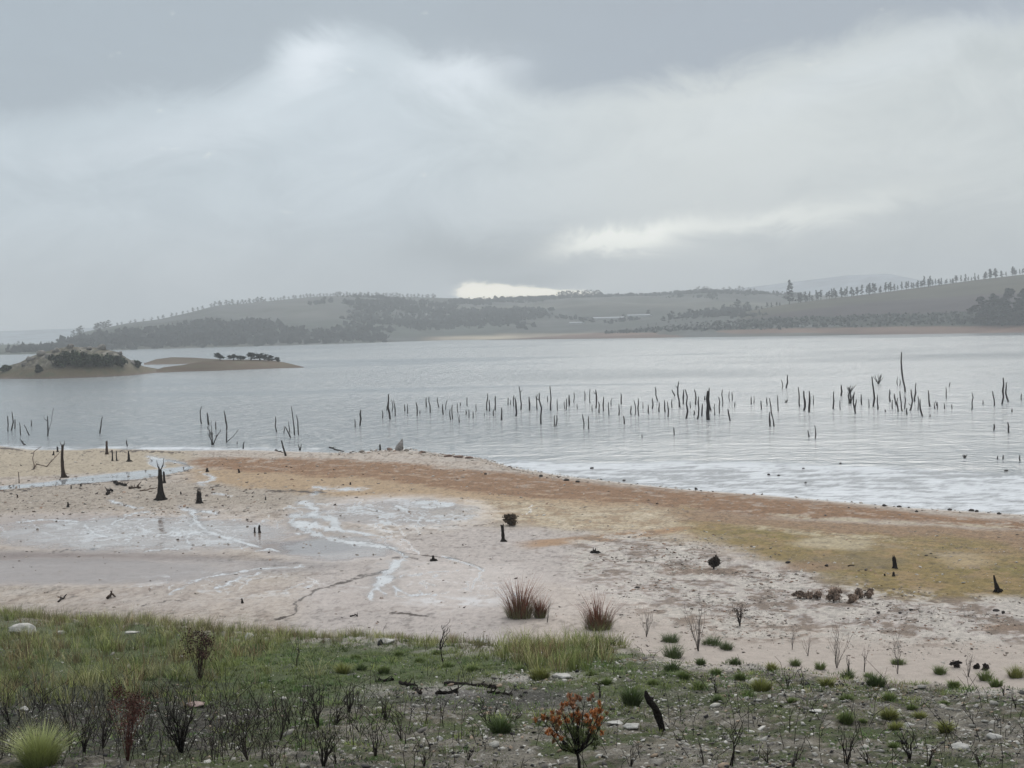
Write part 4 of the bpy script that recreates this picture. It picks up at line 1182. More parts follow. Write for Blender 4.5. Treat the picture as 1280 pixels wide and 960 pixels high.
# ------------------------------------------------------------------ drowned stakes
# (u base, v base, v top, lean of the top in px, width px)
STAKES = [
 ('far left', 'by the left frame edge', [(10, 539, 520, 0, 1.8), (14, 538, 515, 0, 2), (18.5, 536, 524, .5, 2), (26, 544, 528, -1, 1.2), (36.5, 544, 531, -7, 1.4), (39, 533, 525, 0, 1)]),
 ('left pair', 'in the loose trio left of the drowned bush', [(59.5, 545, 520, 0, 1.9), (125, 542, 521, 4, 1.8), (159, 558, 550, -.5, 2)]),
 ('left four', 'around the drowned branching bush', [(252.5, 530, 508, 0, 1.7), (261, 531, 516, -1, 2.6), (270, 537, 527, 0, 2), (283, 537, 513, -1.5, 2.2), (284, 553, 537, 0, 1.5), (296.5, 555, 552, 0, 1.6), (304, 561, 552, 1.5, 2.2)]),
 ('centre-left', 'in the cluster left of the pointed rock', [(346, 540, 521, -2, 2), (355, 541, 533, 0, 1.4), (363, 547, 533, -6, 2), (362, 540, 527, -1, 1.6), (368.5, 544, 508, -2.5, 1.7), (372.5, 544, 519, -2, 1.7)]),
 ('rock', 'behind the pointed rock', [(444, 534, 524, 0, 1.7), (450, 532, 512, 1.5, 2.4), (478, 523, 513, 0, 1.7), (483.5, 513, 508, 0, 1.5), (487.5, 524, 493, -.8, 2.8), (490.5, 514, 500, 0, 1.4), (494, 520, 501, -1.5, 2), (506, 514, 505, 0, 1.6), (510, 517, 505, 0, 1.4)]),
 ('mid a', 'just right of the pointed rock', [(521.5, 520, 503, -.5, 2), (525, 517, 513, 0, 1.6), (533, 509, 497, 0, 1.7), (538, 516, 496, -1, 1.8), (548.5, 509, 497, -2, 1.5), (554, 518, 505, 0, 1.9), (557, 512, 500, 2, 1.4), (563, 525, 511, 0, 1.6), (566, 524, 506, 0, 1.7), (572, 516, 504, 0, 1.2), (574.5, 528, 519, 0, 1.3), (575.5, 507, 503, 0, 1.5), (582.5, 518, 513, 0, 1.8), (584, 507, 497, 0, 1.4), (586.5, 522, 512, 0, 1.7), (591.5, 523, 514, 0, 1.2), (595, 515, 505, 0, 1.2)]),
 ('mid b', 'below the bright sky gap', [(605.5, 520, 516, 0, 1.3), (608.5, 513, 492, 1, 1.8), (612, 514, 500, 0, 2), (617, 520, 512, 0, 1.7), (619.5, 513, 495, 0, 2.2), (627, 525, 510, 0, 2.3), (635, 506, 497, 0, 1.4), (638, 506, 500, 0, 1.3), (642.5, 508, 494, 0, 1.8), (645.5, 520, 497, -1, 2.5), (651.5, 512, 483, -2, 2), (662, 513, 496, -.5, 2.3), (671.5, 512, 493, 0, 1.8), (676, 530, 491, 0, 2.3), (684.5, 502, 495, 0, 1.5), (688.5, 513, 483, 0, 2.1), (697, 513, 499, 0, 1.1)]),
 ('mid c', 'right of centre', [(705.5, 511, 502, 0, 1.4), (708.5, 512, 498, 0, 1.6), (711.5, 507, 494, 0, 2.4), (717.5, 503, 490, 0, 1.2), (721.5, 511, 505, 0, 1.2), (731, 501, 489, 0, 1.5), (738, 504, 486, 0, 1.2), (740.5, 514, 506, 0, 1.4), (745, 510, 487, 0, 2.3), (748.5, 516, 502, 0, 2), (754.5, 514, 496, 1, 1.8), (761.5, 519, 503, 0, 1.6), (764, 508, 498, 1, 1.2), (774, 519, 505, 0, 1.7), (776.5, 505, 492, 0, 2), (789, 519, 507, 0, 1.9), (793.5, 519, 500, -.5, 1.6), (797.5, 520, 498, 0, 1.8), (803.5, 510, 503, 0, 1.2)]),
 ('thick', 'around the fat black trunk', [(810.5, 517, 506, 0, 1.9), (815.5, 511, 498, 0, 2), (822, 501, 484, -3, 2), (823.5, 515, 503, 1, 2.2), (831.5, 515, 500, -1, 2), (835, 521, 502, 0, 1.8), (840, 510, 499, 0, 1.8), (844, 495, 487, -4, 1.6), (849, 509, 477, 0, 2.1), (854, 505, 487, 0, 2.3), (857.5, 523, 487, 0, 2.3), (863, 510, 502, 0, 1.5), (867.5, 519, 513, 0, 1.7), (869.5, 506, 487, -1, 2.1), (872, 524, 496, 2, 2.3), (878, 520, 505, 0, 2), (881, 500, 495, 0, 1.8), (885, 525, 489, 0, 4.8), (888, 513, 485, -1.5, 2.4), (893.5, 519, 505, 0, 1.1), (898.5, 517, 496, 0, 1.6), (903, 508, 487, 0, 1.6), (912, 502, 489, 0, 1.1), (915, 501, 490, 0, 1.4), (918.5, 509, 503, 0, 1.1)]),
 ('right a', 'between fat trunk and drowned thicket', [(939, 505, 496, 0, 1.7), (942.5, 504, 495, 0, 1.2), (951.5, 512, 501, 0, 1.8), (959, 506, 497, 0, 1.5), (962.5, 533, 515, 0, 2.5), (967.5, 533, 498, -4, 1.9), (972.5, 514, 494, 0, 1.7), (978, 486, 475, -1.5, 1.3), (983, 485, 469, 1, 2.1), (999, 508, 484, 0, 1.9), (1005.5, 513, 489, 0, 2.7), (1011, 515, 489, 0, 2.9), (1017, 506, 494, 0, 1.3)]),
 ('right b', 'in the thicket left of the tallest', [(1041.5, 511, 489, 0, 2.1), (1050, 512, 500, 0, 1.2), (1051.5, 495, 481, 0, 2.3), (1061, 505, 492, 0, 1.8), (1068.5, 515, 490, 0, 2), (1069.8, 517, 499, 0, 2.2), (1077, 506, 493, 0, 2.1), (1086, 510, 499, 0, 1.4), (1092.5, 508, 471, -1, 2.5), (1097.5, 512, 493, 0, 1.8), (1106.5, 515, 512, 0, 2.2), (1112.5, 502, 487, 0, 2.1), (1122, 482, 471, 0, 1.1), (1125, 482, 474, 0, 1.3)]),
 ('right c', 'crowded around the tallest stake', [(1132, 490, 440, -3, 2.3), (1115.5, 511, 500, 0, 1.5), (1120, 506, 492, -2, 2), (1122, 515, 497, 0, 1.8), (1127.5, 514, 489, -1.5, 2), (1131, 511, 495, 0, 1.8), (1133.5, 518, 510, 0, 2.1), (1138.5, 513, 487, 0, 2.5), (1144, 502, 479, .8, 2.1), (1147.5, 512, 495, 0, 1.6), (1153.5, 520, 499, -3, 2.3), (1162, 508, 488, -1, 2.3), (1162.5, 521, 518, 0, 2.2)]),
 ('right d', 'between the tallest and right edge', [(1168.5, 511, 503, 0, 1.4), (1171.5, 512, 503, 0, 1.4), (1180.5, 511, 504, 0, 1.5), (1183, 498, 484, 0, 1.4), (1187, 483, 478, 1, 1.5), (1190, 511, 505, 0, 1.5), (1215, 512, 491, 0, 1.7), (1228.5, 505, 500, 0, 1.6), (1242.5, 507, 489, -1.5, 2), (1253.5, 505, 472, -1.5, 2.5), (1259.5, 502, 478, -2.5, 2.4), (1265, 515, 511, 0, 2), (1277, 500, 492, 0, 1.5)]),
 ('front', 'nearer the beach than the row', [(693, 533, 519, 0, 1.7), (694.5, 533, 519, 2, 1.8), (729.5, 536, 518, -1, 1.7), (736, 536, 520, 0, 1.7), (780.5, 530, 520, -.8, 2.6), (802.5, 547, 543, 0, 1.2), (842.5, 544, 534, 0, 1.8), (912.5, 526, 511, -3, 2.1), (1011, 546, 538, -1, 1), (1019.5, 548, 532, 0, 1.5), (1242.5, 538, 530, 0, 2.6), (1260.5, 541, 528, -.5, 2.5)]),
 ('surf', 'in the pale shallows at right', [(1206, 573, 569, -3, 1.2), (1247, 574, 570, 0, 1.3), (1254, 574, 569, 0, 1.5), (1275, 576, 569, -.5, 2.2)]),
]
wood = np.array([.024, .020, .018])
for grp, where, lst in STAKES:
    lst = sorted(lst)
    tall = max(lst, key=lambda q: q[1] - q[2]); fat = max(lst, key=lambda q: q[4])
    for i, (u, vb, vt, ln, w) in enumerate(lst):
        p = on_level(u, vb); q = mpp(p); h = (vb - vt) * q; r = max(w * q * 0.5 * 0.92, .045)
        mb = MB(); n = 6; z = np.linspace(-.6, h, n)
        f = np.clip(z / h, 0, 1)
        bow = RNG.normal() * .035 * h
        pts = np.stack([ln * q * f + bow * np.sin(f * math.pi) + RNG.normal(size=n) * .018 * min(h, 3), RNG.normal(size=n) * .02 + RNG.normal() * .1 * h * f, z], 1)
        mb.tube(pts, r * np.array([1.25, 1.15, 1.0, .95, .85, .55]) * RNG.uniform(.85, 1.1, n), 6, wood * RNG.uniform(.7, 1.7), True, .18)
        if RNG.random() < .3 and h > 1.6:
            k = int(RNG.integers(2, 5)); a = RNG.choice([-1, 1]); l = RNG.uniform(.25, .6)
            mb.tube([pts[k], pts[k] + [a * l * .6, 0, l * .5], pts[k] + [a * l * .8, .1, l]], [r * .5, r * .35, r * .15], 4, wood)
        if (u, vb) == (59.5, 545): mb.tube([pts[2], pts[2] + [.25, 0, .7], pts[2] + [.5, 0, 2.0]], [r * .5, r * .35, .02], 4, wood)
        if (u, vb) == (284, 553): mb.tube([pts[2], pts[2] + [.5, 0, .4], pts[2] + [.9, 0, .9]], [r * .6, r * .4, .02], 4, wood)
        hp = vb - vt
        adj = 'tallest' if (u, vb) == tall[:2] else ('thickest' if (u, vb) == fat[:2] else None)
        look = 'leaning' if abs(ln) >= 2.5 else ('short' if hp < 9 else ('tall thin' if hp > 20 else 'slim'))
        if u == 1132: lb = 'tallest dead stake in the lake, thin and slightly bent'
        elif u == 885: lb = 'fat black dead trunk in the densest bunch of stakes'
        elif adj: lb = f'{adj} dark stake {where}'
        else: lb = f'{look} dark stake, {nth(i)} from the left {where}'
        o = mb.obj('dead_tree_stake', M_WOOD)
        V0 = np.array(p)
        o.location = (float(p[0]), float(p[1]), 0.0)
        tag(o, lb, 'dead tree stake', 'drowned tree stakes standing in the lake')


def twigs(mb, p, h, n, spread, r, col, rg, depth=2, lean=(0, 0), sides=4, wig=.12):
    """a fan of crooked stems with side twigs"""
    p = np.asarray(p, float)
    for _ in range(n):
        a = rg.uniform(0, 2 * math.pi); s_ = spread * rg.uniform(.25, 1.0); L_ = h * rg.uniform(.6, 1.0)
        d = np.array([math.cos(a) * s_ + lean[0], math.sin(a) * s_ * .8 + lean[1], 1.0])
        d /= np.linalg.norm(d)
        m_ = 5; t = np.linspace(0, 1, m_)[:, None]
        pts = p + d * L_ * t * (1 / max(d[2], .5)) ** .3 + rg.normal(size=(m_, 3)) * wig * L_ * .35 * t
        pts[0] = p + rg.normal(size=3) * [r, r, 0] - [0, 0, .02]
        mb.tube(pts, r * np.linspace(1, .35, m_), sides, np.asarray(col) * rg.uniform(.7, 1.4))
        if depth > 0:
            for k in range(1, m_):
                for _2 in range(depth if k > 1 else 1):
                    if rg.random() < .75:
                        e = d + rg.normal(size=3) * .55; e[2] = abs(e[2]) + .25; e /= np.linalg.norm(e)
                        l = L_ * rg.uniform(.15, .38) * (1.15 - k / m_)
                        q = pts[k]; mid = q + e * l * .5 + rg.normal(size=3) * l * .1
                        mb.tube([q, mid, q + e * l + [0, 0, l * .15]], [r * .5, r * .36, r * .2], 3, np.asarray(col) * rg.uniform(.7, 1.4), False)

# branching drowned bushes
for k, (u, vb, hp, wp, nn, lb) in enumerate([(266, 556, 30, 30, 5, 'bare branching bush drowned at the left near the sand spit'), (1062, 492, 12, 16, 8, 'twiggy drowned bush at the upper left of the right-hand thicket'), (1098, 480, 14, 26, 9, 'spreading drowned bush behind the tall stake in the thicket'),
                                           (1063, 504, 14, 14, 7, 'tangled drowned branches low in the right-hand thicket'), (983, 503, 5, 6, 4, 'small drowned twig cluster below the forked pair of stakes'), (1206, 572, 5, 10, 3, 'bent twig lying in the pale shallows at right'), (1171, 507, 6, 6, 3, 'tiny drowned twig cluster right of the tallest stake'), (30, 556, 9, 16, 2, 'thin bent twig in the water by the left frame edge'), (375, 563, 8, 10, 3, 'curled twig at the water line left of the conical rock')]):
    p = on_level(u, vb); q = mpp(p); mb = MB()
    twigs(mb, p, hp * q, nn, wp / hp * .6, .05 if vb > 540 else .055, wood * 1.3, np.random.default_rng(300 + k), 2, sides=4)
    o = mb.obj('drowned_bush', M_WOOD); tag(centre(o), lb, 'drowned bush', 'bare bushes drowned in the lake')
# ------------------------------------------------------------------ stumps, rocks and wood on the mud flat
char = np.array([.020, .016, .014]); brown = np.array([.055, .037, .027])


def trunk(u, v, vt, w0, w1, lean, col, label, name='tree_stump', cat='tree stump', flare=1.6, fork=None, jag=True, seed=0, sink=.1, parts=True):
    p = at(u, v); q = mpp(p); h = (v - vt) * q; rg = np.random.default_rng(500 + seed)
    n = 9; f = np.linspace(0, 1, n)
    bow = rg.normal() * .03 * h
    pts = np.stack([lean * q * f + bow * np.sin(f * 3.1), np.zeros(n), f * h], 1); pts[0, 2] = -sink
    r = q * .5 * (w1 + (w0 - w1) * (1 - f) ** 1.2); r[:2] *= [flare, 1 + (flare - 1) * .35]
    mb = MB(); sides = 12
    mb.tube(pts, r * rg.uniform(.92, 1.08, n), sides, np.asarray(col), True, .10, rg)
    if jag:      # splintered top
        for k in range(6):
            a = rg.uniform(0, 6.28); b = pts[-1] + [math.cos(a) * r[-1] * .6, math.sin(a) * r[-1] * .6, -.03]
            mb.tube([b, b + [rg.normal() * .02, 0, rg.uniform(.3, 1.2) * r[-1] * 2]], [r[-1] * .4, r[-1] * .08], 4, np.asarray(col) * .8)
    for k in range(6 if w0 > 4 else 0):   # root toes
        a = k * 1.05 + rg.uniform(-.3, .3); l = r[0] * rg.uniform(.8, 1.4)
        mb.tube([[math.cos(a) * r[0] * .3, math.sin(a) * r[0] * .3, h * .08], [math.cos(a) * l * .7, math.sin(a) * l * .7, .03], [math.cos(a) * l * 1.2, math.sin(a) * l * 1.2, -.03]], [r[0] * .45, r[0] * .3, r[0] * .1], 5, np.asarray(col) * .9)
    if fork:
        br = MB()
        for dx, dz, rr in fork:
            e = pts[-1] + [dx * q, rg.normal() * .05, dz * q]
            m_ = (pts[-1] + e) / 2 + [dx * q * .25, 0, -dz * q * .1]
            br.tube([pts[-1] - [0, 0, .08], m_, e], [rr * q, rr * q * .8, rr * q * .35], 5, np.asarray(col))
    if fork:
        root = empty(name, p, label, cat, 'stumps and dead trunks on the mud flat')
        o = mb.obj('trunk', M_WOOD, root, True); b2 = br.obj('branch', M_WOOD, root)
        return root
    o = mb.obj(name, M_WOOD, None, True); o.location = tuple(float(t) for t in p)
    tag(o, label, cat, 'stumps and dead trunks on the mud flat')
    return o

trunk(80, 597, 557, 4.6, 3.0, -.3, brown * .8, 'tall brown dead trunk with a forked tip on the left sand spit', 'dead_tree', 'dead tree', 1.7, [(-3, 6, .5), (2.5, 6.5, .5), (2.5, 3, .4)], True, 1)
trunk(201, 625, 587, 9.5, 4.2, 0, char, 'black flared dead trunk with antler-like prongs beside the creek', 'dead_tree', 'dead tree', 1.5, [(-3.5, 12, .7), (6, 14, .7), (-1.5, 7, .6), (3, 6, .6)], True, 2)
trunk(205.5, 604, 590, 3.2, 2.4, -.5, char, 'short dark stub right behind the antler-pronged trunk', seed=3)
trunk(249, 629, 616, 6.6, 5.6, 0, char * 1.2, 'squat flat-topped stump right of the antler-pronged trunk', seed=4, flare=1.5)
trunk(85, 634, 627.5, 3.6, 1.4, 0, char, 'small black pointed stump alone on the left flat', seed=5)
trunk(24, 604, 590, 1.2, .8, -.5, brown, 'thin grey stick upright in the left sand spit', seed=6)
trunk(72, 565, 559, 2.4, 2, 0, char, 'short stub at the water behind the tall forked trunk', seed=7)
trunk(66.5, 569, 564, 2.4, 1.5, .8, char, 'tiny leaning stub left behind the tall forked trunk', seed=8)
trunk(133.5, 568, 552, 3.4, 2.6, .3, brown, 'ragged brown stub leftmost of four on the spit tip', seed=9)
trunk(140.5, 576, 563, 2.0, 1.6, 0, char * 1.5, 'slim stub, left one of the twin pair on the spit tip', seed=10)
trunk(146, 576, 564, 1.7, 1.3, -.3, char * 1.5, 'slim stub, right one of the twin pair on the spit tip', seed=11)
trunk(161, 577, 564, 4.2, 1.6, 0, char, 'conical stub with spreading roots at the spit tip', seed=12)
trunk(259, 590, 586, 4, 3, 0, char, 'low black stub at the left end of the brown berm', seed=13)
trunk(299, 591, 587, 2.6, 2, -.5, char, 'tiny black stub below the left end of the brown berm', seed=14)
trunk(357.5, 570, 551, 2.4, 1.6, -5, char * 1.3, 'leaning bare pole at the water line left of the conical rock', 'leaning_pole', 'dead pole', 1.2, seed=15)
trunk(475, 563, 556.5, 2.6, 2.0, 0, char, 'small black post just left of the conical rock', seed=16)
trunk(318.5, 666, 659.5, 2.2, 1.8, 0, char, 'left one of two little stubs in the grey wet mud', seed=17)
trunk(324.5, 666, 657, 3.0, 2.6, 0, char, 'right and larger of two little stubs in the grey wet mud', seed=18)
trunk(332, 625, 621, 2, 1.2, 0, char, 'tiny stub on the dry flat above the milky streams', seed=19)
trunk(541.5, 701, 694.5, 6, 2, 0, char, 'black cone-shaped stump beside the run-off crack', seed=20, flare=1.4)
trunk(629, 677, 657, 4.4, 3.8, -.8, char, 'dark boot-shaped standing stump in front of the round brown bush', seed=21, flare=1.7)
trunk(743, 691, 688.5, 7, 5, 0, char, 'flat black stump on the pale flat right of the boot-shaped one', seed=22)
trunk(1119, 710, 697, 5.6, 4.6, -1.6, char, 'black notched post in the olive algae', seed=23, flare=1.1)
trunk(1117, 720, 715.5, 3.4, 2.8, 0, char, 'small black stub just below the notched post', seed=24)
trunk(1106, 720, 717.5, 2.4, 2, 0, char, 'tiny black stub left below the notched post', seed=25)
trunk(1248, 739, 719, 7, 1.8, -5.5, char, 'black leaning stump with a broad foot by the right frame edge', seed=26, flare=1.3)
trunk(428 + 10, 606, 603, 2.2, 1.6, 0, char, 'tiny black stub on the tan flat below the brown berm', seed=27)
trunk(303, 754, 748, 3.5, 1.6, -.5, char, 'small black stub near the grass edge below the milky streams', seed=28)
trunk(101, 608, 605, 2.2, 1.8, 0, char, 'tiny stub below the creek, left of the dark debris', seed=29)
trunk(89, 611, 607, 1.6, 1.4, 0, char * 2, 'thin grey stub below the creek', seed=30)
trunk(22, 634 - 12, 619, 2, 1.6, 0, brown, 'tiny brown stub under the creek at left', seed=31)
trunk(225 + 1, 618, 615, 2, 1.6, 0, char, 'tiny stub between antler-pronged trunk and squat stump', seed=32)


def rock_thing(u, v, w, h, col, label, seed, name='rock', cat='rock', sub=3, group='rocks and stones lying on the flat', dp=.8, rough=.4):
    p = at(u, v); q = mpp(p); mb = MB()
    V, F = rock_geo(p + [0, 0, h * q * .35], (w * q * .5, w * q * .5 * dp, h * q * .62), sub, seed, rough)
    mb.add(V, F, None, col)
    return tag(centre(mb.obj(name, M_ROCK)), label, cat, group)

# the conical rock at the water: an upright leaning wedge
p = at(498, 563); q = mpp(p); mb = MB(); V, F = ICO[4]; V = V.copy()
t = (V[:, 2] + 1) / 2
V[:, 0] = V[:, 0] * (1 - .84 * t) + .72 * t ** 1.2; V[:, 1] *= (1 - .6 * t); V[:, 0] = np.minimum(V[:, 0], .82)
V *= (1 + .34 * fbm(V[:, 0] * 1.6 + 4, V[:, 2] * 1.6 + V[:, 1], 4, .6))[:, None]
mb.add(V * [7.6 * q, 5 * q, 8.6 * q] + p + [0, 0, 6.5 * q], F, None, [.26, .24, .225])
tag(centre(mb.obj('conical_rock', M_ROCK)), 'upright pointed grey rock standing on the shoreline', 'rock', 'rocks and stones lying on the flat')
for k, (u, v, w, h, lb) in enumerate([(487, 563, 9, 4, 'low reddish rock at the left foot of the pointed rock'), (508, 564, 7, 3, 'flat brown stone at the right foot of the pointed rock'), (560, 571, 12, 3, 'reddish flat rock, left one on the pebbly point'), (572, 572, 14, 3.2, 'reddish flat rock in the middle of the pebbly point'), (587, 573, 12, 2.6, 'reddish flat rock, right one on the pebbly point'), (528, 566, 8, 2.5, 'tan stone between the pointed rock and the reddish rocks'), (452, 565, 8, 2.5, 'brown stone left of the small black post')]):
    rock_thing(u, v, w, h, [.20, .13, .10] if 'reddish' in lb else [.2, .17, .14], lb, 700 + k)
for k, (u, v, w, h) in enumerate([(607, 593, 4, 2), (676, 596, 6, 3), (708, 601, 8, 3), (722, 603, 6, 3), (740, 586, 5, 2.5), (780, 601, 4, 2), (870, 612, 6, 3), (961, 594, 4, 2.5), (973, 595, 4, 2), (1004, 586, 4, 2), (1007, 604, 4, 2), (1051, 580, 4, 2), (1105, 633, 6, 3), (1124, 634, 7, 2.5), (1136, 635, 4, 2), (1146, 640, 5, 3), (1188, 638, 7, 3), (1214, 639, 8, 3.5), (1221, 640, 5, 3), (1249, 643, 6, 2.5), (1258, 589, 6, 2)]):
    rock_thing(u, v, w, h, [.05, .042, .038], f'{nth(k)} dark stone from the left along the right-hand waterline', 720 + k, 'dark_stone', 'stone', 2, 'dark stones along the right-hand waterline')
for k, (u, v, w, h, lb) in enumerate([(1245, 764, 10, 3, 'flat dark stone in the bleached flat at far right'), (1254, 767, 5, 4, 'small dark stone right of the flat one at far right'), (1125, 767, 5, 3, 'dark stone in the bleached flat below the grey bushes'), (1139, 763, 6, 3, 'dark stone right of another below the grey bushes'), (1098, 767, 5, 4, 'dark stone close below the grey bushes'), (1033, 708, 6, 3, 'dark stone on the left rim of the olive algae'), (985, 704, 7, 3, 'brown stone left of the olive algae'), (797, 735, 6, 2.5, 'flat dark stone above the left grey shrub')]):
    rock_thing(u, v, w, h, [.05, .042, .038], lb, 760 + k, 'dark_stone', 'stone', 2)


def stick(pts_px, w, col, label, dz=(0,), name='driftwood', cat='driftwood', group='driftwood lying on the flat', twig=0, seed=0):
    P_ = [at(a, b) for a, b in pts_px]; q = mpp(P_[0]); rg = np.random.default_rng(900 + seed)
    dz = list(dz) + [0] * (len(P_) - len(dz))
    P_ = [p + [0, 0, w * q * .4 + d * q] for p, d in zip(P_, dz)]
    mb = MB(); m_ = 9; t = np.linspace(0, len(P_) - 1, m_); pp = np.stack([np.interp(t, range(len(P_)), [p[k] for p in P_]) for k in range(3)], 1)
    pp[1:-1] += rg.normal(size=(m_ - 2, 3)) * w * q * .25
    mb.tube(pp, w * q * .5 * np.linspace(1, .55, m_), 7, col, True, .15, rg)
    for _ in range(twig):
        k = rg.integers(2, m_ - 1); e = pp[k] + [rg.normal() * 3 * q, rg.normal() * .1, rg.uniform(1, 5) * q]
        mb.tube([pp[k], e], [w * q * .25, w * q * .08], 4, col)
    return tag(centre(mb.obj(name, M_WOOD)), label, cat, group)

stick([(175, 614), (185, 613), (196, 610)], 1.8, brown * 2, 'pale brown stick left of the antler-pronged trunk', seed=1)
stick([(143, 604), (150, 607), (158, 608)], 4, char, 'dark tangled wood above left of the antler-pronged trunk', (0, 1), twig=5, seed=2)
stick([(162, 611), (170, 610), (176, 611)], 3.5, brown, 'brown broken log piece near the dark tangled wood', twig=2, seed=3)
stick([(134, 619), (137, 616), (141, 615)], 4, char, 'black charred chunk below the dark tangled wood', (0, 2), twig=4, seed=4)
stick([(412, 563), (419, 563.5), (430, 565)], 2.2, char * 1.5, 'thin dark branch at the waterline left of the pointed rock', (3, 1), twig=3, seed=5)
stick([(344, 563), (350, 565), (354, 566)], 1.5, char * 1.5, 'short stick at the waterline by the leaning pole', seed=6)
stick([(73, 753), (79, 749), (83, 745)], 2.6, char * 1.6, 'short crooked stick near the left grass edge', (0, 1, 1), twig=3, seed=7)
stick([(134, 749), (139, 746), (144, 747)], 3.6, brown, 'small heap of brown driftwood above the left grass', (0, 3, 0), twig=7, seed=8)
stick([(438, 771), (445, 770), (447, 771)], 2, char, 'black forked twig at the grass edge below the crack', (0, 1, 0), twig=3, seed=9)
stick([(1060, 708), (1068, 707)], 1.6, char, 'short dark stick by the olive algae', seed=10)
stick([(42, 587), (46, 583), (58, 584), (68, 578), (76, 572)], 1.4, brown * 1.6, 'bare forked branch lying on the sand left of the tall trunk', (1, 2, 1, 5, 8), twig=4, seed=11)
stick([(43, 586), (41, 580), (43, 573), (52, 568)], 1.3, brown * 1.6, 'upright crooked branch on the sand left of the tall trunk', (0, 6, 10, 11), seed=12)

# ---- bushes on the flat
def leafy(u, v, w, h, name, cat, label, group, leaf, nleaf, size, wd=char, stems=7, seed=0, clump=10, lift=.5, flatv=.5):
    p = at(u, v); q = mpp(p); rg = np.random.default_rng(1000 + seed)
    root = empty(name, p, label, cat, group); root['_o'] = [float(t) for t in p]
    mb = MB(); foliage(mb, p + [0, 0, h * q * lift], (w * q * .5, w * q * .45, h * q * flatv), nleaf, size, leaf, .4, 1100 + seed, None, clump)
    mb.obj('foliage', M_LEAF, root)
    mb = MB(); twigs(mb, p, h * q * .95, stems, w / h * .5, max(q * .35, .004), wd, rg, 1)
    mb.obj('stem', M_WOOD, root)
    return root
leafy(640, 657, 19, 15, 'bush', 'bush', 'round brown bush just behind the boot-shaped stump', 'round dark bushes on the flat', [.075, .052, .033], 1600, .05, seed=1)
leafy(892, 711, 15, 14, 'bush', 'bush', 'round dark brown bush alone on the rim of the bleached flat', 'round dark bushes on the flat', [.045, .034, .026], 1300, .045, seed=2)
for k, (u, v, w, h, lb) in enumerate([(1000, 748, 16, 9, 'leftmost low bush of the grey-brown row'), (1011, 748, 11, 8, 'second low bush of the grey-brown row'), (1022, 749, 11, 10, 'third low bush of the grey-brown row'), (1042, 752, 24, 17, 'largest bush, in the middle of the grey-brown row'), (1064, 754, 16, 13, 'bush just right of the largest in the grey-brown row'), (1074, 748, 13, 11, 'small bush near the right end of the grey-brown row'), (1087, 747, 13, 11, 'rightmost bush of the grey-brown row')]):
    leafy(u, v, w, h, 'bush', 'bush', lb, 'row of grey-brown bushes below the algae', [.27, .20, .155], 1500, .03, seed=10 + k, clump=8, stems=12, wd=brown * 1.6)

# ---- red-tipped restio clumps at the rim
def tuft_geo(p, rx, h, n, w, c0, c1, seed, lean=.6, curl=.5, stiff=False):
    rg = np.random.default_rng(seed)
    a = rg.uniform(0, 2 * np.pi, n); r = np.sqrt(rg.uniform(0, 1, n))
    base = np.stack([p[0] + np.cos(a) * r * rx * .35, p[1] + np.sin(a) * r * rx * .35, np.full(n, p[2] - .02)], 1)
    hh = h * rg.uniform(.3, 1.12, n) * (1 - .25 * r ** 2)
    ln = lean * r * rg.uniform(.6, 1.2, n) + rg.uniform(0, .1, n)
    cc = np.array(c0)[None] * rg.uniform(.65, 1.4, (n, 1)); ct = np.array(c1)[None] * rg.uniform(.65, 1.4, (n, 1))
    return blades(base, hh, np.full(n, w) * rg.uniform(.7, 1.3, n), a + rg.normal(size=n) * .35, ln, cc, curl, ct)


def restio(u, v, w, h, label, seed):
    p = at(u, v); q = mpp(p)
    root = empty('restio_clump', p, label, 'reed clump', 'red-tipped reed clumps on the rim'); root['_o'] = [float(t) for t in p]
    mb = MB(); V, T, Q, c = tuft_geo(p, w * q * .6, h * q * 1.08, 300, .010, [.10, .045, .030], [.25, .085, .05], seed, .75, .3); mb.add(V, T, Q, c); mb.obj('red_stem', M_GRASS, root)
    mb = MB(); V, T, Q, c = tuft_geo(p, w * q * .75, h * q * .55, 420, .010, [.13, .13, .06], [.22, .19, .10], seed + 1, .8, .4); mb.add(V, T, Q, c); mb.obj('green_stem', M_GRASS, root)
restio(650, 772, 58, 56, 'red-tipped reed clump left of its twin on the rim', 1)
restio(748, 786, 62, 50, 'red-tipped reed clump on the rim, the right of the two', 3)
restio(675, 772, 24, 30, 'small sparse red-tipped reed tuft between the two large ones', 5)


def shrub(u, v, h, w, n, r, col, label, group, seed, name='bare_shrub', cat='shrub', depth=2, leaf=None, nleaf=0, lsize=.02, wig=.12, lean=(0, 0)):
    p = at(u, v); q = mpp(p); rg = np.random.default_rng(1300 + seed)
    mb = MB(); twigs(mb, p, h * q, n, w / h * .55, r, col, rg, depth, lean, 4, wig)
    if leaf is None:
        return tag(centre(mb.obj(name, M_WOOD)), label, cat, group)
    root = empty(name, p, label, cat, group); root['_o'] = [float(t) for t in p]
    mb.obj('stem', M_WOOD, root)
    lf = MB(); foliage(lf, p + [lean[0] * h * q * .5, 0, h * q * .68], (w * q * .5, w * q * .45, h * q * .36), nleaf, lsize, leaf, .45, 1400 + seed, None, 12); lf.obj('foliage', M_LEAF, root)
    return root
GR = 'bare grey shrubs along the rim'
greyw = np.array([.12, .105, .095])
shrub(808, 796, 40, 28, 9, .0045, greyw, 'bare grey shrub on the rim right of the red-tipped reeds', GR, 1)
shrub(873, 814, 66, 46, 13, .0055, greyw * .9, 'tall bare grey-brown shrub on the rim, broadest of its row', GR, 2)
shrub(925, 783, 28, 26, 10, .009, char * 1.6, 'small dark twiggy shrub on the bleached flat beyond the rim', GR, 3, leaf=[.07, .05, .04], nleaf=260, lsize=.016)
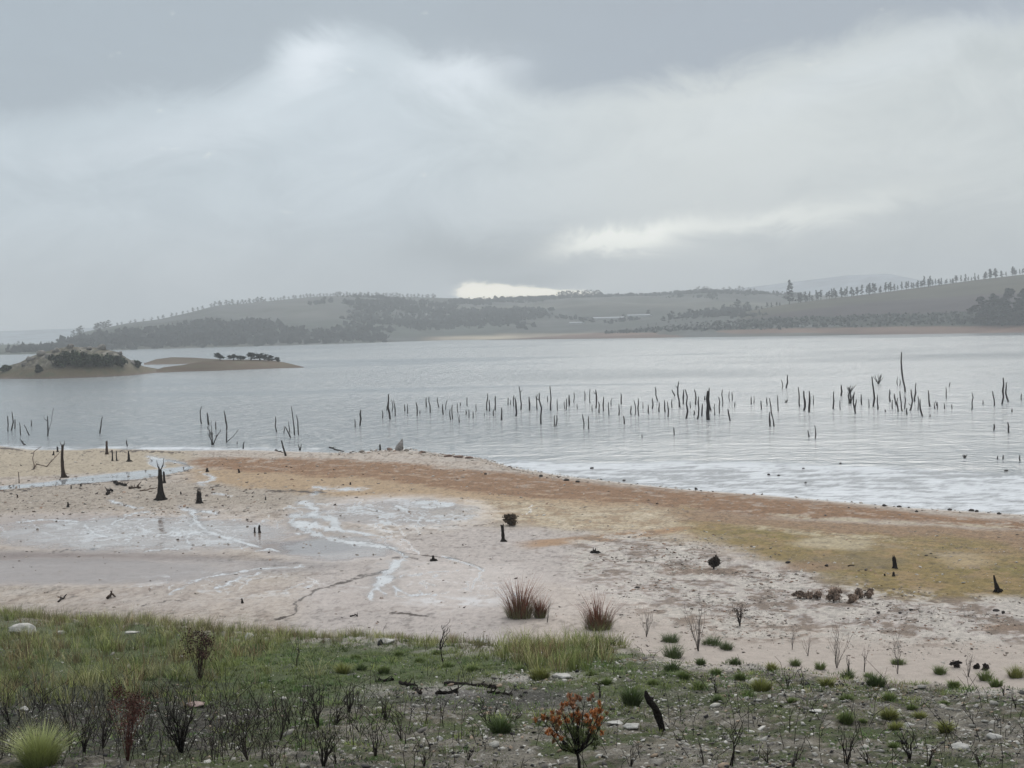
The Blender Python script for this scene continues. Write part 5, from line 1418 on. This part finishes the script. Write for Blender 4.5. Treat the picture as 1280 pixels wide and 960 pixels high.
shrub(684, 778, 34, 24, 5, .0035, greyw, 'thin bare twigs between the two red-tipped reed clumps', GR, 4)
shrub(1046, 835, 58, 44, 11, .0045, greyw * .85, 'bare shrub on the rim left of the dense dark green tuft', GR, 5, wig=.2)
shrub(1080, 840, 34, 16, 5, .004, char, 'short black twig fan above the dense dark green tuft', GR, 6)
shrub(1122, 842, 66, 44, 6, .004, greyw * .8, 'sparse crooked bare shrub on the rim at right', GR, 7, wig=.25)
shrub(1010, 820, 28, 34, 6, .0035, greyw * .8, 'low fan of bare twigs on the rim near the white sand', GR, 8)
shrub(1210, 846, 34, 26, 6, .0045, greyw * .8, 'bare forked shrub on the rim near the right edge', GR, 9)
shrub(1061, 846, 30, 14, 4, .004, char, 'black twig pair just left of the dense dark green tuft', GR, 10)
shrub(990, 812, 30, 20, 5, .0035, greyw, 'thin pale twigs above the white sand of the rim', GR, 11)

# ---- burnt slope: named pieces
# leaning charred stump
p = at(828, 914); q = mpp(p); mb = MB()
pts = np.array([[0, 0, -.05], [-2, 0, 10], [-5, 0, 20], [-9, 0, 30], [-15, 0, 38], [-19, 0, 46], [-20, 0, 51]]) * [q, q, q] 
mb.tube(pts, np.array([4.2, 4.0, 5.0, 4.2, 4.4, 3.0, 1.6]) * q, 12, char * .8, True, .16)
mb.tube([pts[4], pts[4] + [3 * q, 0, 4 * q], pts[4] + [5 * q, 0, 5 * q]], [2.4 * q, 1.5 * q, .5 * q], 6, char)
o = mb.obj('charred_stump', M_WOOD, None, True); o.location = tuple(float(t) for t in p)
tag(o, 'leaning charred branch stump standing in the gravel right of the orange shrub', 'charred stump')
# fallen charred log and its pieces
def log(u0, v0, u1, v1, w, label, seed):
    a, b = at(u0, v0), at(u1, v1); q = mpp(a); rg = np.random.default_rng(seed); m_ = 10
    t = np.linspace(0, 1, m_)[:, None]; pts = a * (1 - t) + b * t + rg.normal(size=(m_, 3)) * [0, .008, .006] + [0, 0, w * q * .3]
    mb = MB(); mb.tube(pts, w * q * .5 * rg.uniform(.75, 1.1, m_), 9, char, True, .15, rg)
    for _ in range(4):
        k = rg.integers(1, m_ - 1); mb.tube([pts[k], pts[k] + rg.normal(size=3) * [.05, .05, 0] + [0, 0, .05]], [w * q * .25, .003], 5, char)
    tag(centre(mb.obj('charred_log', M_WOOD)), label, 'charred log', 'charred logs on the burnt slope')
log(556, 857, 619, 861, 7, 'longest charred log lying across the burnt slope at centre', 1)
log(545, 868, 572, 866, 4.5, 'short charred log just below the longest one', 2)
log(470, 852, 492, 851, 4, 'small charred log among the pale ground left of centre', 3)
log(500, 855, 521, 858, 4.5, 'charred log piece left of the longest log', 4)
log(610, 866, 640, 869, 4, 'charred log piece at the right end of the longest log', 5)
log(517, 862, 526, 868, 4.5, 'stubby charred chunk between two log pieces', 6)
for k, (u, v, w, h, lb) in enumerate([(28, 793, 34, 14, 'large white rock in the grass by the left frame edge'), (76, 793, 16, 6, 'flat white rock right of the large white one'), (166, 792, 20, 4, 'flat pale slab in the grass above the green hollow'), (311, 800, 14, 9, 'pale rock at the end of the tall grass, below the mud edge'), (30, 888, 12, 6, 'white stone between the charred twigs at far left'), (790, 911, 22, 8, 'pale rock at the foot of the leaning charred stump'), (550, 925, 9, 6, 'rounded tan stone at the bottom centre'), (703, 848, 26, 7, 'pale flat rock right of the green clump'), (484, 803, 30, 6, 'pale rock ledge behind the low green carpet'), (600, 803, 26, 5, 'pale rock ledge left of the green clump'), (770, 905, 24, 5, 'flat grey rock left of the leaning charred stump'), (245, 882, 22, 5, 'pinkish flat stone above the fan-shaped burnt shrub'), (1243, 923, 20, 8, 'pale lumpy rock near the lower right corner'), (1200, 936, 22, 8, 'grey rock in the gravel at lower right'), (1135, 908, 12, 5, 'small pale rock beside the yellowish tuft'), (1020, 890, 20, 4, 'flat white stone left of the paired tufts')]):
    rock_thing(u, v, w, h, [.44, .42, .385] if 'pink' not in lb else [.34, .25, .22], lb, 800 + k, 'rock', 'rock', 3, 'pale rocks on the burnt slope', .9, .5)
rock_thing(475, 806, 8, 8, [.03, .03, .03], 'round black burnt stone behind the low green carpet', 830, 'burnt_stone', 'stone', 3, 'pale rocks on the burnt slope')
for k, (u, v, w, h) in enumerate([(1195, 834, 16, 8), (1232, 838, 10, 9), (1221, 836, 8, 6)]):
    leafy(u, v, w, h, 'bush', 'bush', ['low dark burnt bush on the rim left of the round green tuft', 'round blackish bush right of the forked shrub on the rim', 'small dark bush in the middle of the right rim trio'][k], 'dark burnt bushes on the right rim', [.03, .022, .02], 500, .02, seed=40 + k)

# green tufts of the right slope
TU = [(1095, 857, 32, 20, 'd'), (1058, 886 - 10, 24, 13, 'g'), (1058, 902, 22, 18, 'g'), (1112, 898, 24, 19, 'y'), (1120, 912, 22, 14, 'y'), (1078, 902, 12, 8, 'g'), (1182, 914, 20, 18, 'y'), (1117, 935, 16, 12, 'g'), (952, 863, 32, 20, 'y'), (934, 872, 14, 14, 'g'),
      (873, 862, 14, 16, 'g'), (840, 840, 22, 18, 'd'), (855, 848, 20, 14, 'g'), (790, 882, 26, 36, 'd'), (876, 830, 14, 11, 'd'), (919, 831, 18, 13, 'd'), (895, 843, 18, 12, 'g'), (908, 812, 22, 14, 'd'), (841, 822, 36, 22, 'd'), (890, 806, 40, 14, 'd'), (838, 802, 34, 14, 'd'),
      (1034, 858, 22, 16, 'y'), (1025, 836, 18, 12, 'g'), (994, 832, 18, 12, 'g'), (965, 838, 14, 14, 'y'), (1123, 830, 28, 10, 'g'), (1175, 842, 22, 14, 'g'), (1232, 850, 24, 16, 'g'), (1270, 846, 28, 18, 'y'), (1060, 848, 16, 16, 'd'), (1192, 858, 20, 12, 'g'),
      (990, 878, 14, 10, 'g'), (1112, 874, 22, 12, 'g'), (1140, 886, 18, 10, 'g'), (1150, 897, 18, 12, 'y'), (1085, 846, 14, 8, 'g'), (897, 876, 14, 10, 'd'), (626, 915, 34, 26, 'd'), (740, 800 + 45, 20, 10, 'g'), (815, 855, 14, 10, 'g'), (758, 854, 18, 10, 'g'), (675, 848, 34, 20, 'y'),
      (650, 838, 20, 10, 'g'), (445, 824, 18, 10, 'g'), (452, 838, 16, 12, 'd'), (498, 820, 18, 10, 'g'), (525, 828, 20, 10, 'g'), (560, 834, 18, 10, 'g'), (590, 838, 20, 10, 'g'), (545, 818, 16, 9, 'g'), (428, 842, 22, 18, 'y'), (480, 840, 20, 12, 'g'), (925, 850, 16, 14, 'g'), (1245, 870 - 12, 20, 14, 'g'), (1180, 880, 14, 8, 'g')]
tc_ = {'d': ([.06, .09, .03], [.13, .17, .06]), 'g': ([.09, .13, .038], [.20, .24, .08]), 'y': ([.14, .155, .04], [.32, .32, .11])}
tn = {'d': 'dark green', 'g': 'green', 'y': 'yellow-green'}
TUs = sorted(TU)
cnt = {}
tot = {k: sum(1 for t in TU if t[4] == k) for k in 'dgy'}
for k, (u, v, w, h, c) in enumerate(TUs):
    p = at(u, v); q = mpp(p); c0, c1 = tc_[c]; i = cnt.get(c, 0); cnt[c] = i + 1
    V, T, Q, cc = tuft_geo(p, w * q * .78, h * q * 1.05, int(220 + 9 * w), .0065, c0, c1, 2000 + k, 1.0, .8)
    mb = MB(); mb.add(V, T, Q, cc)
    lb = f'{"large" if w >= 28 else "small" if w <= 16 else "rounded"} {tn[c]} grass tuft, {nth(i)} {tn[c]} one from the left on the slope'
    tag(centre(mb.obj('grass_tuft', M_GRASS)), lb, 'grass tuft', 'grass tufts dotted over the burnt slope')
# big fountain tuft, bottom left
p = at(50, 957); q = mpp(p); mb = MB()
V, T, Q, cc = tuft_geo(p, 46 * q, 62 * q, 1500, .004, [.20, .23, .07], [.50, .52, .24], 5, 1.0, .7); mb.add(V, T, Q, cc)
tag(centre(mb.obj('grass_tuft', M_GRASS)), 'big pale green fountain-shaped grass tuft at the bottom left', 'grass tuft')

# orange-leaved shrub
def orange():
    p = at(724, 962); q = mpp(p); rg = np.random.default_rng(4)
    root = empty('orange_shrub', p, 'shrub with scorched orange leaves at the bottom, right of centre', 'shrub'); root['_o'] = [float(t) for t in p]
    st = MB(); lf = MB(); gl = MB()
    tips = [(-44, 58), (-38, 72), (-30, 64), (-22, 82), (-12, 76), (-6, 92), (3, 70), (10, 84), (18, 72), (26, 78), (30, 66), (20, 60), (-16, 60), (-2, 62), (-34, 52), (8, 58), (-26, 48), (24, 50)]
    hub = np.array([-2 * q, 0, 20 * q])
    st.tube([p - [0, 0, .03], p + hub * .5 + [q, 0, 0], p + hub], [2.2 * q, 2 * q, 1.7 * q], 7, char)
    for dx, dz in tips:
        e = p + np.array([dx * q, rg.uniform(-22, 22) * q, dz * q * .98]); m1 = p + hub + (e - p - hub) * .45 + rg.normal(size=3) * 3 * q + [0, 0, -3 * q]
        st.tube([p + hub, m1, e], [1.3 * q, .9 * q, .35 * q], 4, char)
        for _ in range(3):
            b = m1 + (e - m1) * rg.uniform(.2, .9); e2 = b + rg.normal(size=3) * 6 * q + [0, 0, 5 * q]; st.tube([b, e2], [.5 * q, .2 * q], 3, char, False)
        # leaf whorls
        for j in range(4):
            c = e + rg.normal(size=3) * 4.6 * q
            n = 34; az = rg.uniform(0, 6.28, n)
            col = np.array([.42, .155, .05])[None] * rg.uniform(.5, 1.35, (n, 1)) if rg.random() < .8 else np.array([.20, .12, .055])[None] * rg.uniform(.6, 1.3, (n, 1))
            if dz > 80: col = col * .55 + np.array([.30, .20, .14]) * .4
            V, T, Q, cc = blades(c + rg.normal(size=(n, 3)) * 1.2 * q, np.full(n, 4.2 * q) * rg.uniform(.5, 1.3, n), np.full(n, 1.4 * q), az, rg.uniform(.3, 1.3, n), col, .5)
            lf.add(V, T, Q, cc)
    for _ in range(46):
        c = p + np.array([rg.uniform(-26, 26) * q, rg.uniform(-18, 18) * q, rg.uniform(24, 56) * q]); n = 22
        V, T, Q, cc = blades(c + rg.normal(size=(n, 3)) * 1.6 * q, np.full(n, 4.5 * q), np.full(n, 1.4 * q), rg.uniform(0, 6.28, n), rg.uniform(.2, 1.2, n), np.array([.08, .095, .035])[None] * rg.uniform(.6, 1.5, (n, 1)), .5)
        gl.add(V, T, Q, cc)
    st.obj('stem', M_WOOD, root); lf.obj('orange_leaves', M_LEAF, root); gl.obj('green_leaves', M_LEAF, root)
orange()

# red-brown shrub and the named burnt shrubs
BG = 'charred shrubs of the burnt slope'
shrub(160, 950, 96, 60, 16, .0035, [.11, .045, .035], 'red-brown twiggy shrub among the charred ones at lower left', BG, 20, 'burnt_shrub', leaf=[.11, .05, .038], nleaf=1500, lsize=.009)
p = at(152, 872); 
shrub(226, 940, 78, 76, 17, .0065, char, 'widest fan-shaped charred shrub at lower left', BG, 21, 'burnt_shrub', wig=.16)
shrub(250, 851, 66, 46, 14, .005, [.06, .035, .03], 'dark reddish shrub rising from the green hollow', BG, 22, 'burnt_shrub', leaf=[.075, .04, .032], nleaf=1100, lsize=.012)
B_ = [(12, 905, 46, 22, 7), (50, 890, 40, 30, 8), (85, 905, 60, 34, 10), (106, 940, 64, 30, 9), (128, 935, 70, 34, 11), (140, 905, 40, 26, 8), (185, 925, 60, 34, 9), (262, 905, 40, 34, 8), (290, 920, 38, 30, 7), (310, 950, 50, 40, 9), (350, 925, 66, 34, 9), (362, 905, 30, 22, 6), (376, 900, 58, 40, 12), (398, 910, 54, 30, 11), (404, 958, 60, 50, 12), (420, 905, 40, 30, 8), (436, 890, 40, 26, 8),
      (450, 915, 36, 30, 8), (470, 945, 44, 30, 7), (482, 900, 50, 22, 6), (502, 925, 44, 26, 7), (550, 812, 34, 22, 8), (555, 832, 34, 14, 5), (612, 910, 34, 40, 12), (640, 905, 34, 40, 10), (665, 846, 24, 10, 4), (572, 872, 26, 12, 4), (788, 958, 30, 26, 9), (750, 872, 24, 14, 5), (880, 955, 34, 12, 4), (913, 958, 66, 10, 3), (960, 955, 26, 16, 5), (990, 958, 34, 20, 6), (1058, 955, 52, 24, 7), (1085, 955, 30, 16, 5), (1137, 950, 34, 20, 6), (1160, 958, 44, 18, 6), (1218, 905, 26, 16, 5), (1255, 870, 22, 20, 6), (1270, 885, 24, 20, 6), (1225, 958, 30, 24, 6), (985, 860, 22, 12, 4), (895, 866, 30, 16, 5), (1005, 860, 30, 10, 4), (370, 835, 60, 20, 5), (420, 955, 40, 30, 8), (30, 950, 40, 20, 5), (265, 950, 44, 30, 7), (340, 958, 34, 30, 6), (530, 958, 24, 20, 5), (585, 950, 20, 20, 5)]
for k, (u, v, h, w, n) in enumerate(sorted(B_)):
    _r = np.random.default_rng(k * 17 + 3)
    shrub(u, v, h * _r.uniform(.7, 1.15), w * _r.uniform(.7, 1.7), max(2, int(n * _r.uniform(.5, 1.2))), _r.uniform(.0025, .0055), char * _r.uniform(.9, 2.6), f'{nth(k)} from the left of the black burnt twig shrubs on the slope', BG, 30 + k, 'burnt_shrub', wig=.18 + .2 * ((k * 7) % 5) / 4, lean=(((k * 37) % 11 - 5) * .07, 0))

# ------------------------------------------------------------------ uncountable cover
def scatter(n, y0=8.5, y1=31.0, seed=0, beyond=.6):
    rg = np.random.default_rng(seed)
    y = y0 + (y1 - y0) * rg.uniform(0, 1, n) ** .9; x = (rg.uniform(-.43, .43, n)) * (y + 2)
    k = y < y_edge(x) + beyond
    x, y = x[k], y[k]; z = height(x, y)
    P_ = np.stack([x, y, z], 1); u, v = proj(P_)
    k = v < 1010
    return P_[k], u[k], v[k], rg


def reg(u, v, cu, cv, ru, rv, x, y, amp=.5):
    d = np.sqrt(((u - cu) / ru) ** 2 + ((v - cv) / rv) ** 2) + amp * fbm(x * 1.1, y * 1.1, 3, .6, off=cu)
    return 1 - ss(d, .75, 1.1)


def grass_layer(N, seed, dens, hfun, cols, w=.005, lean=.45, beyond=.6, clumpy=.5):
    P_, u, v, rg = scatter(N, seed=seed, beyond=beyond)
    x, y = P_[:, 0], P_[:, 1]
    cl = fbm(x * 3.5, y * 3.5, 3, .6, off=seed)
    d = dens(u, v, x, y) * (1 - clumpy + clumpy * 2 * ss(cl, -.15, .3))
    k = rg.uniform(0, 1, len(u)) < d
    P_, u, v, cl = P_[k], u[k], v[k], cl[k]; n = len(u)
    h = hfun(u, v) * rg.uniform(.5, 1.1, n) * (1 + .5 * cl)
    cols = np.array(cols); ci = np.clip(((fbm(P_[:, 0] * .9, P_[:, 1] * .9, 3, .6, off=seed + 5) + .5) * len(cols) + rg.normal(size=n) * .7).astype(int), 0, len(cols) - 1)
    c = cols[ci] * rg.uniform(.7, 1.35, (n, 1))
    V, T, Q, cc = blades(P_ - [0, 0, .01], h, np.full(n, w) * rg.uniform(.7, 1.3, n), rg.uniform(0, 6.28, n), lean * rg.uniform(.1, 1.3, n), c, .5, c * 1.2)
    return V, T, Q, cc, n

G = MB(); tot_b = 0
olive = [[.15, .18, .05], [.20, .225, .072], [.26, .27, .10], [.33, .31, .15], [.20, .14, .075], [.10, .135, .04]]
green = [[.055, .10, .028], [.08, .13, .036], [.12, .16, .05], [.16, .185, .07]]
straw = [[.22, .20, .11], [.29, .26, .15], [.17, .165, .08], [.24, .19, .12]]
moss = [[.085, .105, .04], [.12, .14, .055], [.065, .075, .035], [.16, .165, .08], [.055, .065, .04]]


def tufted(N, seed, dens, hfun, cols, nb=24, rad=.06, w=.005, lean=.6, beyond=.6, hvar=.35):
    P_, u, v, rg = scatter(N, seed=seed, beyond=beyond)
    x, y = P_[:, 0], P_[:, 1]
    k = rg.uniform(0, 1, len(u)) < dens(u, v, x, y)
    P_, u, v = P_[k], u[k], v[k]; m_ = len(u)
    H_ = hfun(u, v) * rg.uniform(1 - hvar, 1 + hvar, m_) * (1 + .6 * fbm(P_[:, 0] * .8, P_[:, 1] * .8, 2, off=seed))
    cols = np.array(cols)
    ci = np.clip(((fbm(P_[:, 0] * .7, P_[:, 1] * .7, 3, .6, off=seed + 5) + .5) * len(cols) + rg.normal(size=m_) * .9).astype(int), 0, len(cols) - 1)
    C_ = cols[ci] * rg.uniform(.6, 1.35, (m_, 1))
    n = m_ * nb; r = np.repeat
    a = rg.uniform(0, 6.28, n); q = np.sqrt(rg.uniform(0, 1, n)); R_ = r(rad * rg.uniform(.5, 1.4, m_), nb)
    bx = r(P_[:, 0], nb) + np.cos(a) * q * R_; by = r(P_[:, 1], nb) + np.sin(a) * q * R_
    base = np.stack([bx, by, r(P_[:, 2], nb) - .012], 1)
    tl = r(rg.normal(size=m_) * .1, nb)
    h = r(H_, nb) * rg.uniform(.45, 1.0, n)
    c = r(C_, nb, axis=0) * rg.uniform(.7, 1.35, (n, 1))
    V, T, Q, cc = blades(base, h, np.full(n, w) * rg.uniform(.7, 1.3, n), a + rg.normal(size=n) * .5, lean * (.15 + q) * rg.uniform(.5, 1.2, n) + np.abs(tl), c, .5, c * 1.15)
    return V, T, Q, cc, n


def d_left(u, v, x, y):
    gap = ss(fbm(x * 1.3, y * 1.3, 3, .6, off=7), -.32, -.1)
    return np.maximum(reg(u, v, 90, 812, 260, 72, x, y), reg(u, v, 270, 800, 110, 28, x, y) * .8) * (1 - .9 * reg(u, v, 270, 866, 75, 18, x, y, .2)) * (1 - .95 * reg(u, v, 35, 788, 26, 9, x, y, .2)) * gap
rim = lambda u, v, x, y: np.exp(-((y - y_edge(x) + .1) / .55) ** 2)
for args, kw in (
    ((13000, 1, lambda u, v, x, y: .5 * d_left(u, v, x, y), lambda u, v: np.interp(v, [765, 800, 900], [.20, .23, .25]), olive), dict(nb=26, rad=.07, w=.0048, lean=.75)),
    ((26000, 2, lambda u, v, x, y: .9 * rim(u, v, x, y) * ss(u, -200, -100) * (1 - ss(u, 600, 640)), lambda u, v: np.interp(u, [0, 300, 400, 620], [.26, .22, .17, .17]), olive[1:4] + straw), dict(nb=16, rad=.05, w=.0042, lean=.5, beyond=1.2)),
    ((16000, 12, lambda u, v, x, y: .5 * reg(u, v, 470, 797, 180, 12, x, y, .4), lambda u, v: np.full(len(u), .17), straw + olive), dict(nb=16, rad=.04, w=.0042, lean=.5, beyond=1.0)),
    ((52000, 3, lambda u, v, x, y: .6 * np.maximum.reduce([reg(u, v, 340, 832, 160, 46, x, y), reg(u, v, 520, 828, 130, 30, x, y) * .8, reg(u, v, 270, 866, 80, 20, x, y, .2), reg(u, v, 700, 822, 90, 22, x, y), .6 * reg(u, v, 760, 852, 140, 26, x, y), .6 * reg(u, v, 1050, 862, 230, 26, x, y) * ss(fbm(x * 1.9, y * 1.9, 3, off=16), -.05, .15), .6 * reg(u, v, 520, 905, 330, 45, x, y) * ss(fbm(x * 2.6, y * 2.6, 3, off=6), -.1, .15)]) * ss(fbm(x * 1.7, y * 1.7, 3, off=2), -.35, 0), lambda u, v: np.full(len(u), .065), green + olive[:2]), dict(nb=16, rad=.06, w=.0055, lean=1.0)),
    ((16000, 4, lambda u, v, x, y: .8 * np.maximum(reg(u, v, 705, 812, 80, 30, x, y, .3), reg(u, v, 600, 815, 60, 12, x, y, .4) * .5), lambda u, v: np.interp(u, [600, 640, 700, 780], [.12, .28, .33, .17]), olive), dict(nb=24, rad=.06, w=.0055, lean=.7, beyond=.9)),
    ((56000, 5, lambda u, v, x, y: .6 * ss(fbm(x * .8, y * .8, 4, .6, off=44), -.2, .12) + .4 * reg(u, v, 300, 930, 340, 50, x, y), lambda u, v: np.full(len(u), .032), moss + green), dict(nb=12, rad=.045, w=.0065, lean=1.3)),
    ((20000, 6, lambda u, v, x, y: .5 * reg(u, v, 980, 840, 360, 34, x, y) * ss(fbm(x * 1.4, y * 1.4, 3, off=3), -.1, .2), lambda u, v: np.full(len(u), .07), green + olive), dict(nb=16, rad=.06, w=.0055, lean=.9)),
    ((7000, 7, lambda u, v, x, y: .35 * reg(u, v, 110, 850, 240, 75, x, y), lambda u, v: np.full(len(u), .34), straw), dict(nb=7, rad=.05, w=.0035, lean=.4)),
):
    V, T, Q, c, n = tufted(*args, **kw); G.add(V, T, Q, c); tot_b += n
print('blades', tot_b)
tag(G.obj('grass', M_GRASS), 'green and straw grass covering the burnt slope', kind='stuff')

# burnt stalks
P_, u, v, rg = scatter(34000, seed=31, beyond=0)
d = .5 * reg(u, v, 150, 910, 230, 60, P_[:, 0], P_[:, 1]) + .3 * reg(u, v, 420, 920, 170, 50, P_[:, 0], P_[:, 1]) + .10 * reg(u, v, 1000, 930, 400, 50, P_[:, 0], P_[:, 1]) + .02
k = rg.uniform(0, 1, len(u)) < d; P_ = P_[k]
mb = MB()
for p in P_:
    h = rg.uniform(.05, .15) if rg.random() < .7 else rg.uniform(.15, .36); l = rg.normal(size=2) * .5 * h; m_ = p + [l[0] * .3 + rg.normal() * .01, l[1] * .3, h * .5]
    mb.tube([p - [0, 0, .01], m_, p + [l[0], l[1], h]], [.0032, .0026, .0015], 3, char * rg.uniform(.6, 2.2), False)
    if rg.random() < .5: mb.tube([m_, m_ + [rg.normal() * .05, rg.normal() * .05, h * .3]], [.002, .0012], 3, char * 1.2, False)
tag(mb.obj('burnt_stalks', M_WOOD), 'blackened stalks left standing by the fire', kind='stuff')

# pebbles, clods and ash crumbs
def pebbles(P_, size, cols, rg, name, label, flat=.6, sink=.25, kind='stuff'):
    n = len(P_); V0, F0 = ICO[1]; nv = len(V0)
    var = np.stack([V0 * (1 + .28 * np.random.default_rng(k).normal(size=(nv, 1))) * np.array([1, rg_, .8]) for k, rg_ in enumerate(np.linspace(.6, 1.1, 12))])
    vi = rg.integers(0, 12, n); a = rg.uniform(0, 6.28, n)
    v = var[vi]
    c, s_ = np.cos(a)[:, None], np.sin(a)[:, None]
    x = v[..., 0] * c - v[..., 1] * s_; y = v[..., 0] * s_ + v[..., 1] * c; z = v[..., 2] * flat
    tlt = rg.normal(size=(n, 2)) * .25; z = z + x * tlt[:, :1] + y * tlt[:, 1:]
    S_ = size[:, None]
    V = np.stack([x * S_ + P_[:, 0:1], y * S_ + P_[:, 1:2], z * S_ + P_[:, 2:3] + S_ * flat * (1 - 2 * sink) * .5], -1).reshape(-1, 3)
    F = (F0[None] + (np.arange(n) * nv)[:, None, None]).reshape(-1, 3)
    tag(mesh_np(name, V, [F], M_STONE, np.repeat(cols, nv, 0)), label, kind=kind)
P_, u, v, rg = scatter(140000, seed=51, beyond=-.3)
x, y = P_[:, 0], P_[:, 1]
cl = fbm(x * .9, y * .9, 3, .6, off=91); c2 = fbm(x * 4, y * 4, 2, .6, off=93)
gm = np.maximum.reduce([reg(u, v, 340, 830, 170, 46, x, y), reg(u, v, 100, 815, 260, 62, x, y), reg(u, v, 520, 825, 140, 30, x, y), reg(u, v, 700, 810, 90, 24, x, y)])
d = (.25 + .75 * ss(cl + .5 * c2, -.25, .3)) * (1 - .9 * gm)
k = rg.uniform(0, 1, len(u)) < d * .8 * (1 - .65 * (1 - ss(u, 380, 620)) * ss(v, 840, 880))
P_, c2 = P_[k], c2[k]; n = len(P_); print('pebbles', n)
sz = .006 + .017 * rg.uniform(0, 1, n) ** 2.5 + .035 * (rg.uniform(0, 1, n) < .02) * rg.uniform(.3, 1, n)
pal = np.array([[.36, .34, .30], [.27, .25, .215], [.48, .455, .41], [.15, .135, .12], [.035, .032, .03], [.022, .02, .02], [.28, .21, .15]])
cols = pal[rg.choice(7, n, p=[.26, .2, .17, .12, .1, .07, .08])] * rg.uniform(.8, 1.15, (n, 1))
pebbles(P_, sz, cols, rg, 'gravel', 'pale and sooty gravel strewn over the burnt slope')

# clods on the bleached flat and shingle along the water
rg = np.random.default_rng(61); n = 90000
y = 26 + 74 * rg.uniform(0, 1, n) ** 1.3; x = rg.uniform(-.42, .42, n) * y
ds = y_shore(x) - y; k = (y > y_edge(x) + 5) & (ds > -.5); x, y, ds = x[k], y[k], ds[k]
P_ = np.stack([x, y, height(x, y)], 1); u, v = proj(P_)
n2 = fbm(x * .5, y * .4, 3, .6, off=12)
m1 = ss(u, 690, 850) * ss(v, 655, 690) * (1 - ss(v, 790, 830)) * ss(n2, -.2, .15) * .95
m2 = ss(ds, 4.5, 1) * ss(u, 380, 450) * (1 - ss(u, 640, 760)) * .9 + ss(ds, 1.6, .3) * ss(u, 600, 760) * .35
m3 = ss(v, 600, 612) * (1 - ss(v, 640, 655)) * (1 - ss(u, 300, 420)) * .22
m4 = .03
k = rg.uniform(0, 1, len(u)) < np.maximum.reduce([m1, m2, m3, np.full(len(u), m4)]) * (1 - .85 * ss(v, 640, 650) * (1 - ss(v, 735, 760)) * ss(u, 860, 960) * ss(v, interp(u, [(860, 600), (1280, 600)]), interp(u, [(860, 640), (1280, 660)])) * (1 - ss(v, interp(u, [(860, 655), (1040, 722), (1280, 748)]), interp(u, [(860, 665), (1040, 732), (1280, 758)]))))
P_, u, v, y = P_[k], u[k], v[k], y[k]; n = len(P_); print('clods', n)
sz = (.02 + .05 * rg.uniform(0, 1, n) ** 3) * np.interp(y, [30, 90], [.7, 1.9])
pal = np.array([[.46, .42, .37], [.36, .31, .26], [.24, .19, .155], [.10, .08, .068], [.30, .19, .13]])
cols = pal[rg.choice(5, n, p=[.38, .24, .16, .14, .08])] * rg.uniform(.8, 1.1, (n, 1))
pebbles(P_, sz, cols, rg, 'shingle', 'pale clods and shingle scattered on the mud flat', .45, .3)

_bad = [(o.name, o['label']) for o in S.objects if o.parent is None and o.get('label') and len(o['label'].split()) > 16]
print('LONG', _bad[:8])
